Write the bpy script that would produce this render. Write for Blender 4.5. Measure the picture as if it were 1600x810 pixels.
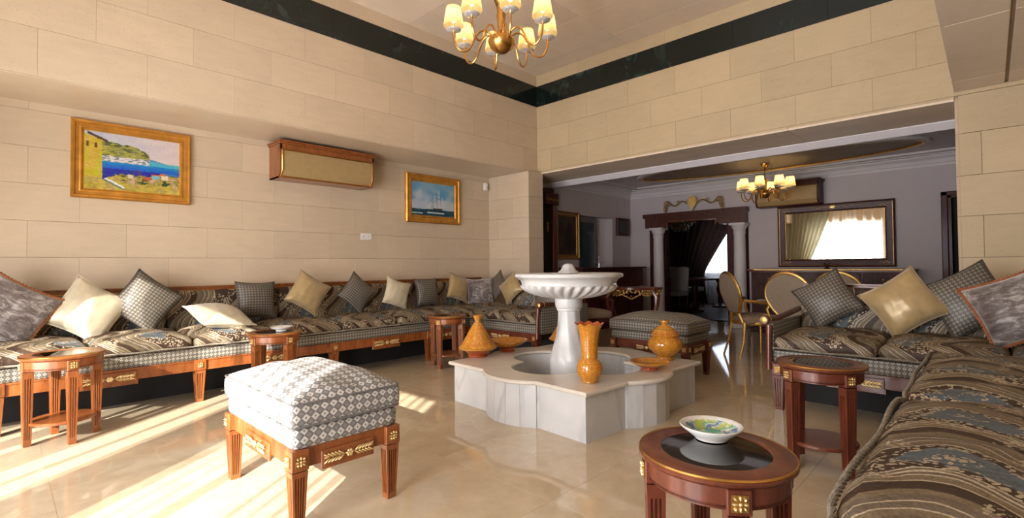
import bpy, bmesh, math, random
from mathutils import Vector, Matrix, Quaternion, noise
PI = math.pi
R = math.radians
random.seed(7)
C = bpy.context.scene.collection
for o in list(bpy.data.objects):
    bpy.data.objects.remove(o)

# ------------------------------------------------------------------ camera
CAM_H = 1.10
yaw, pit, rol = 0.766279, 0.0212601, -0.0087993
cam_d = bpy.data.cameras.new('camera')
cam = bpy.data.objects.new('camera', cam_d); C.objects.link(cam)
F = Vector((math.cos(yaw)*math.cos(pit), math.sin(yaw)*math.cos(pit), math.sin(pit)))
r0 = Vector((math.sin(yaw), -math.cos(yaw), 0)); u0 = r0.cross(F)
RR = r0*math.cos(rol) + u0*math.sin(rol); UU = u0*math.cos(rol) - r0*math.sin(rol)
m = Matrix.Identity(4)
for i in range(3):
    m[i][0], m[i][1], m[i][2] = RR[i], UU[i], -F[i]
m.translation = (0, 0, CAM_H)
cam.matrix_world = m
cam_d.sensor_width = 36; cam_d.lens = 775.67/1600*36
cam_d.shift_y = -6.15/1600; cam_d.clip_start = 0.05; cam_d.clip_end = 100
bpy.context.scene.camera = cam

# ------------------------------------------------------------------ world, sun, window light, exposure
w = bpy.data.worlds.new('sky'); bpy.context.scene.world = w; w.use_nodes = True
bg = w.node_tree.nodes['Background']; bg.inputs[0].default_value = (0.80, 0.90, 1.0, 1); bg.inputs[1].default_value = 1.2

def light(name, kind, loc, energy, color=(1, 1, 1), direction=None, **kw):
    d = bpy.data.lights.new(name, kind); d.energy = energy; d.color = color
    for k, v in kw.items(): setattr(d, k, v)
    o = bpy.data.objects.new(name, d); o.location = loc; C.objects.link(o)
    if direction: o.rotation_euler = Vector(direction).to_track_quat('-Z', 'Y').to_euler()
    return o
SUN_AZ, SUN_EL = R(36.0), R(27.0)
light('sun', 'SUN', (-6, -4, 5), 15.0, (1.0, 0.95, 0.86),
      (math.cos(SUN_AZ)*math.cos(SUN_EL), math.sin(SUN_AZ)*math.cos(SUN_EL), -math.sin(SUN_EL)), angle=R(0.5))
light('window_daylight', 'AREA', (-1.85, 3.40, 1.20), 190, (0.98, 0.97, 1.0), (1, 0, .42), shape='RECTANGLE', size=2.2, size_y=2.3)
light('window_daylight', 'AREA', (-1.85, 1.15, 1.20), 190, (0.98, 0.97, 1.0), (1, 0, .42), shape='RECTANGLE', size=1.8, size_y=2.3)
vs = bpy.context.scene.view_settings
vs.view_transform = 'Standard'; vs.look = 'None'; vs.gamma = 1.0; vs.use_curve_mapping = False
vs.exposure = 0.32
bpy.context.scene.cycles.max_bounces = 8

# ------------------------------------------------------------------ materials
def new_mat(name):
    mt = bpy.data.materials.new(name); mt.use_nodes = True
    nt = mt.node_tree
    return mt, nt, nt.nodes['Principled BSDF']
def setin(nt, sock, v):
    if isinstance(v, bpy.types.NodeSocket): nt.links.new(v, sock)
    elif v is not None:
        if isinstance(v, tuple) and len(v) == 3 and sock.type == 'RGBA': v = (*v, 1)
        sock.default_value = v
def nd(nt, t, ins=None, **props):
    n = nt.nodes.new(t)
    for k, v in props.items(): setattr(n, k, v)
    for k, v in (ins or {}).items(): setin(nt, n.inputs[k], v)
    return n
def mth(nt, op, a, b=None, c=None):
    n = nd(nt, 'ShaderNodeMath', operation=op); setin(nt, n.inputs[0], a)
    if b is not None: setin(nt, n.inputs[1], b)
    if c is not None: setin(nt, n.inputs[2], c)
    return n.outputs[0]
def mix(nt, f, a, b, bt='MIX'):
    n = nd(nt, 'ShaderNodeMix', data_type='RGBA', blend_type=bt)
    setin(nt, n.inputs[0], f); setin(nt, n.inputs[6], a); setin(nt, n.inputs[7], b)
    return n.outputs[2]
def ramp(nt, f, stops, interp='LINEAR'):
    n = nd(nt, 'ShaderNodeValToRGB'); n.color_ramp.interpolation = interp
    e = n.color_ramp.elements
    while len(e) > 1: e.remove(e[0])
    e[0].position = stops[0][0]; e[0].color = (*stops[0][1], 1)
    for p, c in stops[1:]:
        x = e.new(p); x.color = (*c, 1)
    setin(nt, n.inputs[0], f)
    return n.outputs[0]
def noi(nt, vec, scale, detail=3, rough=.55, dist=0):
    return nd(nt, 'ShaderNodeTexNoise', {'Vector': vec, 'Scale': scale, 'Detail': detail, 'Roughness': rough, 'Distortion': dist}).outputs[0]
def bump(nt, bsdf, h, strength=.3, dist=.01):
    b = nd(nt, 'ShaderNodeBump', {'Height': h, 'Strength': strength, 'Distance': dist})
    nt.links.new(b.outputs[0], bsdf.inputs['Normal'])
def pos(nt): return nd(nt, 'ShaderNodeNewGeometry').outputs['Position']
def objc(nt): return nd(nt, 'ShaderNodeTexCoord').outputs['Object']
def uvc(nt): return nd(nt, 'ShaderNodeTexCoord').outputs['UV']
def scl(nt, v, s): return nd(nt, 'ShaderNodeVectorMath', {0: v, 1: s}, operation='MULTIPLY').outputs[0]

def plain(name, col, rough=.5, metal=0, var=.12, vscale=8, bmp=0, **kw):
    mt, nt, b = new_mat(name)
    n = noi(nt, objc(nt), vscale, 4)
    lo = tuple(c*(1-var) for c in col); hi = tuple(min(1, c*(1+var)) for c in col)
    setin(nt, b.inputs['Base Color'], ramp(nt, n, [(.3, lo), (.7, hi)]))
    b.inputs['Roughness'].default_value = rough; b.inputs['Metallic'].default_value = metal
    if bmp: bump(nt, b, noi(nt, objc(nt), vscale*6, 3), bmp)
    for k, v in kw.items(): b.inputs[k.replace('_', ' ')].default_value = v
    return mt

def wood(name, dark, light_, rough=.28, coat=.3):
    mt, nt, b = new_mat(name)
    if coat < .1: b.inputs['Specular IOR Level'].default_value = .2
    p = objc(nt)
    n1 = noi(nt, scl(nt, p, (6, 6, 1.6)), 3.5, 4, .6, .8)
    n2 = noi(nt, scl(nt, p, (60, 60, 8)), 2.5, 2)
    f = mth(nt, 'ADD', mth(nt, 'MULTIPLY', n1, .75), mth(nt, 'MULTIPLY', n2, .25))
    setin(nt, b.inputs['Base Color'], ramp(nt, f, [(.3, dark), (.52, tuple((a+c)/2 for a, c in zip(dark, light_))), (.72, light_)]))
    b.inputs['Roughness'].default_value = rough
    b.inputs['Coat Weight'].default_value = coat; b.inputs['Coat Roughness'].default_value = .12
    return mt

def limestone(name, base, rough=.42):
    mt, nt, b = new_mat(name)
    p = pos(nt)
    rnd = nd(nt, 'ShaderNodeObjectInfo').outputs['Random']
    n1 = noi(nt, p, 1.6, 4); n2 = noi(nt, p, 55, 3, .7); n3 = noi(nt, scl(nt, p, (1, 1, 4)), 5, 3)
    f = mth(nt, 'ADD', mth(nt, 'MULTIPLY', n1, .4), mth(nt, 'ADD', mth(nt, 'MULTIPLY', n3, .35), mth(nt, 'MULTIPLY', rnd, .22)))
    c = ramp(nt, f, [(.3, tuple(x*.90 for x in base)), (.65, tuple(min(1, x*1.07) for x in base))])
    pits = ramp(nt, n2, [(.30, (.86, .84, .80)), (.40, (1, 1, 1))])
    setin(nt, b.inputs['Base Color'], mix(nt, 1.0, c, pits, 'MULTIPLY'))
    b.inputs['Roughness'].default_value = rough
    bump(nt, b, n2, .12, .004)
    return mt

def floor_marble():
    mt, nt, b = new_mat('cream_marble')
    p = pos(nt); rnd = nd(nt, 'ShaderNodeObjectInfo').outputs['Random']
    off = nd(nt, 'ShaderNodeVectorMath', {0: p, 1: nd(nt, 'ShaderNodeCombineXYZ', {0: mth(nt, 'MULTIPLY', rnd, 20), 1: mth(nt, 'MULTIPLY', rnd, 7), 2: 0}).outputs[0]}, operation='ADD').outputs[0]
    n1 = noi(nt, off, 1.5, 5, .6, .6)
    v = nd(nt, 'ShaderNodeTexVoronoi', {'Vector': nd(nt, 'ShaderNodeVectorMath', {0: off, 1: scl(nt, nd(nt, 'ShaderNodeTexNoise', {'Vector': off, 'Scale': 2.0}).outputs[1], (.7, .7, .7))}, operation='ADD').outputs[0], 'Scale': 1.7}, feature='DISTANCE_TO_EDGE').outputs[0]
    n3 = noi(nt, off, 9, 4, .65)
    c = ramp(nt, mth(nt, 'ADD', mth(nt, 'MULTIPLY', n1, .6), mth(nt, 'MULTIPLY', n3, .4)), [(.3, (.47, .37, .24)), (.5, (.55, .44, .30)), (.72, (.63, .52, .37))])
    vein = ramp(nt, v, [(0, (.26, .26, .26)), (.010, (.12, .12, .12)), (.025, (0, 0, 0))])
    veinm = mth(nt, 'MULTIPLY', vein, mth(nt, 'GREATER_THAN', noi(nt, off, 1.1, 2), .5))
    setin(nt, b.inputs['Base Color'], mix(nt, veinm, c, (.75, .64, .47)))
    b.inputs['Roughness'].default_value = .045
    b.inputs['Specular IOR Level'].default_value = .75
    return mt

def white_marble(name='white_marble', warm=1.0):
    mt, nt, b = new_mat(name)
    p = pos(nt); rnd = nd(nt, 'ShaderNodeObjectInfo').outputs['Random']
    off = nd(nt, 'ShaderNodeVectorMath', {0: p, 1: nd(nt, 'ShaderNodeCombineXYZ', {0: mth(nt, 'MULTIPLY', rnd, 9), 1: mth(nt, 'MULTIPLY', rnd, 5), 2: mth(nt, 'MULTIPLY', rnd, 3)}).outputs[0]}, operation='ADD').outputs[0]
    wv = nd(nt, 'ShaderNodeTexWave', {'Vector': scl(nt, off, (1, 1, .45)), 'Scale': 1.3, 'Distortion': 9, 'Detail': 4, 'Detail Scale': 1.4, 'Detail Roughness': .6}, wave_type='BANDS', bands_direction='DIAGONAL').outputs[1]
    n = noi(nt, off, 3, 4)
    vein = ramp(nt, wv, [(.0, (1, 1, 1)), (.06, (.35, .35, .35)), (.16, (0, 0, 0))])
    vm = mth(nt, 'MULTIPLY', vein, mth(nt, 'MULTIPLY', n, .9))
    c = ramp(nt, n, [(.3, (.50, .495, .49)), (.65, (.61, .60, .59))])
    setin(nt, b.inputs['Base Color'], mix(nt, vm, c, (.36, .37, .40)))
    b.inputs['Roughness'].default_value = .28
    return mt

def green_marble():
    mt, nt, b = new_mat('dark_green_marble')
    p = pos(nt)
    n = noi(nt, p, 3.0, 6, .7, 1.2); n2 = noi(nt, p, 1.2, 2)
    f = mth(nt, 'MULTIPLY', ramp(nt, n, [(.52, (0, 0, 0)), (.72, (1, 1, 1))]), ramp(nt, n2, [(.45, (0, 0, 0)), (.65, (1, 1, 1))]))
    setin(nt, b.inputs['Base Color'], mix(nt, f, (.006, .011, .010), (.055, .095, .08)))
    b.inputs['Roughness'].default_value = .14
    return mt

def damask(name, br=1.0):
    mt, nt, b = new_mat(name)
    uv = uvc(nt)
    wn = nd(nt, 'ShaderNodeTexNoise', {'Vector': uv, 'Scale': 6.0, 'Detail': 3}).outputs[0]
    sp = nd(nt, 'ShaderNodeSeparateXYZ', {0: uv}); u, v = sp.outputs[0], sp.outputs[1]
    PV = .60; PU = .50
    s = mth(nt, 'ADD', u, mth(nt, 'MULTIPLY', mth(nt, 'SINE', mth(nt, 'MULTIPLY', v, 2*PI/PV)), .115))
    s = mth(nt, 'ADD', s, mth(nt, 'MULTIPLY', mth(nt, 'SUBTRACT', wn, .5), .05))
    t = mth(nt, 'FRACT', mth(nt, 'DIVIDE', s, PU))
    cr = tuple(c*br for c in (.46, .39, .29)); tp = tuple(c*br for c in (.125, .098, .070))
    bn = tuple(c*br for c in (.036, .018, .011)); bl = tuple(c*br for c in (.085, .115, .14)); gd = tuple(c*br for c in (.17, .13, .08))
    base = ramp(nt, t, [(0, cr), (.022, tp), (.050, cr), (.062, gd), (.12, cr), (.132, bn), (.24, gd), (.30, tp), (.36, cr), (.372, tp), (.43, cr), (.445, gd), (.50, tp), (.535, cr), (.55, bn), (.96, cr), (.975, tp)], 'CONSTANT')
    duv = nd(nt, 'ShaderNodeVectorMath', {0: uv, 1: scl(nt, nd(nt, 'ShaderNodeTexNoise', {'Vector': uv, 'Scale': 26, 'Detail': 2}).outputs[1], (.03, .03, .03))}, operation='ADD').outputs[0]
    # blue medallions sit in the wide bands
    dt = mth(nt, 'DIVIDE', mth(nt, 'SUBTRACT', t, .755), .185)
    vv = mth(nt, 'SUBTRACT', mth(nt, 'FRACT', mth(nt, 'ADD', mth(nt, 'DIVIDE', v, PV), .18)), .5)
    dv = mth(nt, 'DIVIDE', vv, .30)
    rr = mth(nt, 'SQRT', mth(nt, 'ADD', mth(nt, 'MULTIPLY', dt, dt), mth(nt, 'MULTIPLY', dv, dv)))
    rr = mth(nt, 'ADD', rr, mth(nt, 'MULTIPLY', mth(nt, 'SUBTRACT', noi(nt, uv, 24, 2), .5), .5))
    c = mix(nt, mth(nt, 'LESS_THAN', rr, .80), base, bl)
    vo = nd(nt, 'ShaderNodeTexVoronoi', {'Vector': duv, 'Scale': 64, 'Randomness': .9}).outputs[0]
    petals = mth(nt, 'LESS_THAN', vo, .46)
    rim = mth(nt, 'MULTIPLY', mth(nt, 'GREATER_THAN', rr, .72), mth(nt, 'LESS_THAN', rr, 1.28))
    core = mth(nt, 'LESS_THAN', rr, .26)
    big = nd(nt, 'ShaderNodeTexVoronoi', {'Vector': duv, 'Scale': 7.5, 'Randomness': .8}).outputs[0]
    clump = mth(nt, 'MAXIMUM', mth(nt, 'LESS_THAN', big, .33), mth(nt, 'MULTIPLY', mth(nt, 'MAXIMUM', rim, core), mth(nt, 'GREATER_THAN', t, .53)))
    fl = mth(nt, 'MULTIPLY', petals, clump)
    holes = mth(nt, 'LESS_THAN', nd(nt, 'ShaderNodeTexVoronoi', {'Vector': duv, 'Scale': 120}).outputs[0], .22)
    fl = mth(nt, 'MULTIPLY', fl, mth(nt, 'SUBTRACT', 1, holes))
    c = mix(nt, fl, c, mix(nt, noi(nt, uv, 40, 2), gd, tuple(min(1, x*1.5) for x in cr)))
    fine = nd(nt, 'ShaderNodeTexWave', {'Vector': uv, 'Scale': 150, 'Distortion': 3}, wave_type='BANDS', bands_direction='DIAGONAL').outputs[1]
    c = mix(nt, mth(nt, 'MULTIPLY', fine, .25), c, tp)
    c = mix(nt, 1.0, c, ramp(nt, noi(nt, uv, 110, 3, .7), [(.3, (.62, .60, .58)), (.62, (1.12, 1.10, 1.06))]), 'MULTIPLY')
    setin(nt, b.inputs['Base Color'], c)
    setin(nt, b.inputs['Roughness'], mth(nt, 'SUBTRACT', .55, mth(nt, 'MULTIPLY', fl, .18)))
    b.inputs['Specular IOR Level'].default_value = .3
    bump(nt, b, mth(nt, 'ADD', fl, mth(nt, 'MULTIPLY', noi(nt, scl(nt, uv, (1.8, .7, 1)), 9, 3), 3.5)), .45, .006)
    return mt

def diamonds(name, p, light_c, dark_c, dot=True, rough=.5):
    mt, nt, b = new_mat(name)
    sp = nd(nt, 'ShaderNodeSeparateXYZ', {0: uvc(nt)}); u, v = sp.outputs[0], sp.outputs[1]
    a = mth(nt, 'DIVIDE', mth(nt, 'ADD', u, v), p); d = mth(nt, 'DIVIDE', mth(nt, 'SUBTRACT', u, v), p)
    par = mth(nt, 'MODULO', mth(nt, 'ABSOLUTE', mth(nt, 'ADD', mth(nt, 'FLOOR', a), mth(nt, 'FLOOR', d))), 2)
    fa = mth(nt, 'ABSOLUTE', mth(nt, 'SUBTRACT', mth(nt, 'FRACT', a), .5)); fd = mth(nt, 'ABSOLUTE', mth(nt, 'SUBTRACT', mth(nt, 'FRACT', d), .5))
    mx = mth(nt, 'MAXIMUM', fa, fd)
    lightm = mth(nt, 'MULTIPLY', par, mth(nt, 'LESS_THAN', mx, .46))
    dotm = mth(nt, 'MULTIPLY', par, mth(nt, 'LESS_THAN', mx, .13))
    innr = mth(nt, 'MULTIPLY', mth(nt, 'SUBTRACT', 1, par), mth(nt, 'LESS_THAN', mx, .30))
    mid = tuple((x*.2+y*.8) for x, y in zip(light_c, dark_c))
    c = mix(nt, lightm, dark_c, light_c)
    c = mix(nt, innr, c, mid)
    if dot: c = mix(nt, dotm, c, dark_c)
    n = noi(nt, scl(nt, uvc(nt), (1, 1, 1)), 220, 2)
    c = mix(nt, 1.0, c, ramp(nt, n, [(.3, (.80, .80, .80)), (.65, (1.1, 1.1, 1.1))]), 'MULTIPLY')
    setin(nt, b.inputs['Base Color'], c)
    b.inputs['Roughness'].default_value = rough
    b.inputs['Sheen Weight'].default_value = .05
    bump(nt, b, mth(nt, 'ADD', lightm, mth(nt, 'MULTIPLY', noi(nt, uvc(nt), 9, 3), 2.5)), .3, .004)
    return mt

def satin(name, col, rough=.38):
    mt, nt, b = new_mat(name)
    n = noi(nt, objc(nt), 7, 3, .5, 1.0)
    setin(nt, b.inputs['Base Color'], ramp(nt, n, [(.3, tuple(c*.82 for c in col)), (.7, tuple(min(1, c*1.12) for c in col))]))
    b.inputs['Roughness'].default_value = rough
    b.inputs['Metallic'].default_value = .15
    b.inputs['Sheen Weight'].default_value = .4
    wv = nd(nt, 'ShaderNodeTexWave', {'Vector': objc(nt), 'Scale': 4, 'Distortion': 7, 'Detail': 2}, wave_type='BANDS').outputs[1]
    bump(nt, b, mth(nt, 'ADD', n, mth(nt, 'MULTIPLY', wv, .5)), .28, .010)
    return mt

def velvet(name):
    mt, nt, b = new_mat(name)
    n = noi(nt, scl(nt, objc(nt), (1, 1, 2.4)), 9, 6, .72, 1.4)
    n2 = noi(nt, scl(nt, objc(nt), (1, 1, .3)), 10, 3, .6, .4)
    f = mth(nt, 'ADD', mth(nt, 'MULTIPLY', n, .7), mth(nt, 'MULTIPLY', n2, .3))
    setin(nt, b.inputs['Base Color'], ramp(nt, f, [(.40, (.060, .040, .035)), (.50, (.15, .12, .11)), (.60, (.42, .385, .37))]))
    b.inputs['Roughness'].default_value = .45; b.inputs['Sheen Weight'].default_value = .8
    bump(nt, b, n, .5, .01)
    return mt

def pottery(name, warm=1.0):
    mt, nt, b = new_mat(name)
    sp = nd(nt, 'ShaderNodeSeparateXYZ', {0: uvc(nt)}); u, v = sp.outputs[0], sp.outputs[1]
    # u : turns around the pot * 12, v : height in metres * 24
    fu = mth(nt, 'ABSOLUTE', mth(nt, 'SUBTRACT', mth(nt, 'FRACT', u), .5)); fv = mth(nt, 'ABSOLUTE', mth(nt, 'SUBTRACT', mth(nt, 'FRACT', v), .5))
    d = mth(nt, 'ADD', fu, fv)
    leaf = mth(nt, 'LESS_THAN', mth(nt, 'ABSOLUTE', mth(nt, 'SUBTRACT', d, .34)), .045)
    dotm = mth(nt, 'LESS_THAN', d, .13)
    line = mth(nt, 'GREATER_THAN', fv, .46)
    n = noi(nt, uvc(nt), 3.5, 4, .6, 1)
    base = ramp(nt, n, [(.3, (.52, .15, .010)), (.55, (.66, .26, .022)), (.75, (.66, .36, .06))])
    c = mix(nt, mth(nt, 'MULTIPLY', leaf, .6), base, (.16, .05, .008))
    c = mix(nt, mth(nt, 'MULTIPLY', dotm, .6), c, (.42, .03, .006))
    c = mix(nt, mth(nt, 'MULTIPLY', line, .7), c, (.20, .17, .03))
    fine = nd(nt, 'ShaderNodeTexVoronoi', {'Vector': uvc(nt), 'Scale': 6}, feature='DISTANCE_TO_EDGE').outputs[0]
    c = mix(nt, mth(nt, 'MULTIPLY', mth(nt, 'LESS_THAN', fine, .06), .6), c, (.22, .10, .012))
    setin(nt, b.inputs['Base Color'], c)
    b.inputs['Roughness'].default_value = .14; b.inputs['Coat Weight'].default_value = .5
    bump(nt, b, mth(nt, 'ADD', leaf, line), .25, .002)
    return mt

def attr_mat(name, rough=.5):
    mt, nt, b = new_mat(name)
    a = nd(nt, 'ShaderNodeAttribute', attribute_name='Col')
    n = noi(nt, objc(nt), 60, 3)
    setin(nt, b.inputs['Base Color'], mix(nt, 1.0, a.outputs[0], ramp(nt, n, [(.3, (.78, .78, .78)), (.7, (.92, .92, .92))]), 'MULTIPLY'))
    b.inputs['Roughness'].default_value = rough
    return mt

def emis(name, col, s):
    mt, nt, b = new_mat(name)
    b.inputs['Base Color'].default_value = (*col, 1)
    b.inputs['Emission Color'].default_value = (*col, 1); b.inputs['Emission Strength'].default_value = s
    return mt

def thin_cloth(name, col, transp, transl=.6):
    mt, nt, b = new_mat(name)
    out = nt.nodes['Material Output']; nt.nodes.remove(b)
    p = objc(nt)
    n = noi(nt, scl(nt, p, (40, 40, 1)), 3, 2)
    cc = ramp(nt, n, [(.3, tuple(c*.88 for c in col)), (.7, col)])
    df = nd(nt, 'ShaderNodeBsdfDiffuse', {'Color': cc}); tl = nd(nt, 'ShaderNodeBsdfTranslucent', {'Color': cc}); tr = nd(nt, 'ShaderNodeBsdfTransparent')
    m1 = nd(nt, 'ShaderNodeMixShader', {0: transl, 1: df.outputs[0], 2: tl.outputs[0]})
    m2 = nd(nt, 'ShaderNodeMixShader', {0: transp, 1: m1.outputs[0], 2: tr.outputs[0]})
    nt.links.new(m2.outputs[0], out.inputs[0])
    return mt

def pane(name, tint, transp=.75, rough=.03):
    mt, nt, b = new_mat(name)
    out = nt.nodes['Material Output']; nt.nodes.remove(b)
    gl = nd(nt, 'ShaderNodeBsdfGlossy', {'Color': (1, 1, 1), 'Roughness': rough}); tr = nd(nt, 'ShaderNodeBsdfTransparent', {'Color': tint})
    fr = nd(nt, 'ShaderNodeFresnel', {0: 1.5})
    f = mth(nt, 'ADD', fr.outputs[0], 1-transp-.25)
    nt.links.new(nd(nt, 'ShaderNodeMixShader', {0: f, 1: tr.outputs[0], 2: gl.outputs[0]}).outputs[0], out.inputs[0])
    return mt

M = {}
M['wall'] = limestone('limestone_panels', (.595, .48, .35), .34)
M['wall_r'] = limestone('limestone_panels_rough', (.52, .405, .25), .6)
M['ceil'] = limestone('pale_ceiling_stone', (.76, .63, .50), .5)
M['joint'] = plain('joint_grout', (.46, .37, .265), .9)
M['floor'] = floor_marble()
M['grout'] = plain('floor_grout', (.55, .44, .30), .4)
M['band'] = green_marble()
M['marble'] = white_marble()
M['coping'] = plain('coping_marble', (.62, .565, .49), .25, var=.05)
M['wood'] = wood('orange_mahogany', (.155, .040, .010), (.36, .115, .030))
M['woodr'] = wood('red_mahogany', (.075, .017, .009), (.185, .045, .020))
M['woodp'] = wood('portal_mahogany', (.040, .010, .006), (.105, .026, .014), .35, .15)
M['woodd'] = wood('dark_mahogany', (.032, .009, .008), (.095, .024, .020), .42, .06)
M['gold'] = plain('gilt', (.80, .52, .17), .30, 1, .15, 40, .3)
M['goldpale'] = plain('pale_gilt', (.90, .70, .36), .35, .8, .15, 60, .2)
M['golddark'] = plain('aged_gilt', (.42, .24, .07), .40, .9, .3, 30, .3)
M['brass'] = plain('antique_brass', (.62, .34, .10), .27, 1, .08, 20)
M['frame'] = plain('gilt_frame', (.62, .30, .055), .35, .7, .2, 12, .15)
M['damask'] = damask('damask_upholstery', 1.1)
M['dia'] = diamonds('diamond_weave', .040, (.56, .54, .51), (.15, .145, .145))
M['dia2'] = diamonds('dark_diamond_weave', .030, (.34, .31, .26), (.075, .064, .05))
M['hound'] = diamonds('grey_houndstooth', .026, (.21, .185, .15), (.055, .046, .036), False, .45)
M['cream'] = satin('cream_satin', (.62, .54, .38))
M['goldsat'] = satin('gold_satin', (.42, .30, .14), .33)
M['velvet'] = velvet('crushed_velvet')
M['fringe'] = plain('rust_fringe', (.30, .10, .035), .8, 0, .4, 90, .5)
M['cord'] = plain('taupe_cord', (.23, .195, .15), .6, 0, .3, 60, .5)
M['pot'] = pottery('glazed_pottery')
M['potred'] = plain('red_glaze', (.40, .075, .018), .15, 0, .2, 10)
M['white'] = plain('white_ceramic', (.80, .78, .74), .15, 0, .03)
M['plastic'] = plain('white_plastic', (.75, .73, .70), .4, 0, .02)
M['mauve'] = plain('mauve_plaster', (.50, .445, .45), .7, 0, .03, 3)
M['doorgrey'] = plain('grey_door_paint', (.13, .12, .125), .5, 0, .05)
M['mauvew'] = plain('white_cornice', (.80, .76, .80), .5, 0, .02, 3)
M['mauvec'] = plain('pale_plaster', (.62, .58, .59), .6, 0, .03, 3)
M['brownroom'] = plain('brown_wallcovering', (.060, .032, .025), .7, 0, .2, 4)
M['panel'] = plain('ochre_fabric_panel', (.37, .255, .115), .6, 0, .06, 20)
M['field'] = plain('taupe_painted_plaster', (.25, .20, .15), .6, 0, .1, 3)
M['blackglass'] = pane('smoked_glass', (.38, .36, .33), .70)
M['mirror'] = plain('mirror_glass', (.92, .92, .90), .015, 1, 0)
M['chairfab'] = plain('taupe_chair_fabric', (.26, .195, .14), .75, 0, .12, 60, .3)
M['greyfab'] = plain('pale_slip_cover', (.42, .41, .42), .7, 0, .05)
M['paint'] = attr_mat('oil_paint', .42)
M['plate'] = attr_mat('painted_ceramic', .15)
M['sheer'] = thin_cloth('sheer_curtain_cloth', (.86, .83, .76), .38)
M['drape'] = thin_cloth('grey_green_drape_cloth', (.36, .34, .24), 0.0, .25)
M['drapeb'] = thin_cloth('brown_drape_cloth', (.10, .062, .05), 0.0, .1)
M['shade'] = thin_cloth('pleated_shade_cloth', (.93, .80, .50), .03, .75)
M['bulb'] = emis('lit_bulb', (1, .70, .32), 5)
M['crystal'] = plain('cut_crystal', (.75, .76, .80), .08, .55, .2, 90)
M['sky'] = emis('daylit_pane', (.80, .88, 1.0), 2.6)
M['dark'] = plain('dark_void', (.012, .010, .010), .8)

# ------------------------------------------------------------------ mesh helpers
def box(bm, a, b, bev=0, seg=1):
    x0, y0, z0 = a; x1, y1, z1 = b
    r = bmesh.ops.create_cube(bm, size=1)
    vs_ = r['verts']
    for v in vs_:
        v.co = Vector(((x0+x1)/2 + v.co.x*(x1-x0), (y0+y1)/2 + v.co.y*(y1-y0), (z0+z1)/2 + v.co.z*(z1-z0)))
    if bev:
        ed = list({e for v in vs_ for e in v.link_edges})
        bmesh.ops.bevel(bm, geom=ed, offset=bev, segments=seg, affect='EDGES', profile=.7)
def lathe(bm, prof, n=32, mod=None, cap=True, centre=(0, 0), uvs=None):
    uvl = bm.loops.layers.uv.verify() if uvs else None
    rings = []
    for k, (r, z) in enumerate(prof):
        ring = []
        for i in range(n):
            a = 2*PI*i/n
            rr, aa, zz = (r, a, z) if mod is None else mod(r, a, z, k)
            ring.append(bm.verts.new((centre[0]+rr*math.cos(aa), centre[1]+rr*math.sin(aa), zz)))
        rings.append(ring)
    for k in range(len(prof)-1):
        for i in range(n):
            j = (i+1) % n
            f = bm.faces.new((rings[k][i], rings[k][j], rings[k+1][j], rings[k+1][i]))
            if uvs:
                for l, (ii, kk) in zip(f.loops, ((i, k), (i+1, k), (i+1, k+1), (i, k+1))):
                    l[uvl].uv = (ii/n*uvs[0], prof[kk][1]*uvs[1] + prof[kk][0]*uvs[1]*.5)
    if cap:
        if prof[0][0] > 1e-4: bm.faces.new(list(reversed(rings[0])))
        if prof[-1][0] > 1e-4: bm.faces.new(rings[-1])
def tube(bm, pts, r, n=8, closed=False, cap=True):
    pts = [Vector(p) for p in pts]; N = len(pts)
    rf = r if callable(r) else (lambda t: r)
    rings = []; prev = None
    for i, p in enumerate(pts):
        if closed: t = (pts[(i+1) % N]-pts[i-1]).normalized()
        else: t = (pts[min(i+1, N-1)]-pts[max(i-1, 0)]).normalized()
        if prev is None:
            up = Vector((0, 0, 1)) if abs(t.z) < .9 else Vector((1, 0, 0))
            a = t.cross(up).normalized()
        else:
            a = (prev - t*prev.dot(t)).normalized()
        prev = a; b = t.cross(a)
        rr = rf(i/max(1, N-1))
        rings.append([bm.verts.new(p + a*rr*math.cos(2*PI*k/n) + b*rr*math.sin(2*PI*k/n)) for k in range(n)])
    for i in range(N if closed else N-1):
        A, B_ = rings[i], rings[(i+1) % N]
        for k in range(n):
            j = (k+1) % n
            bm.faces.new((A[k], A[j], B_[j], B_[k]))
    if cap and not closed:
        bm.faces.new(list(reversed(rings[0]))); bm.faces.new(rings[-1])
def prism(bm, pts, z0, z1, axis='Z'):
    def P(x, y, z):
        return {'Z': (x, y, z), 'Y': (x, z, y), 'X': (z, x, y)}[axis]
    a = [bm.verts.new(P(x, y, z0)) for x, y in pts]; b = [bm.verts.new(P(x, y, z1)) for x, y in pts]
    n = len(pts)
    bm.faces.new(list(reversed(a))); bm.faces.new(b)
    for i in range(n): bm.faces.new((a[i], a[(i+1) % n], b[(i+1) % n], b[i]))
def ell(bm, c, rad, rot=None, sub=1):
    r = bmesh.ops.create_icosphere(bm, subdivisions=sub, radius=1)
    q = rot or Matrix.Identity(3)
    for v in r['verts']:
        v.co = Vector(c) + q @ Vector((v.co.x*rad[0], v.co.y*rad[1], v.co.z*rad[2]))
def ball(bm, c, r, sub=2): ell(bm, c, (r, r, r), None, sub)
def boxuv(bm):
    uvl = bm.loops.layers.uv.verify()
    for f in bm.faces:
        n = f.normal; ax = max(range(3), key=lambda i: abs(n[i]))
        for l in f.loops:
            x, y, z = l.vert.co
            l[uvl].uv = (x, y) if ax == 2 else ((y, z) if ax == 0 else (x, z))
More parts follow.
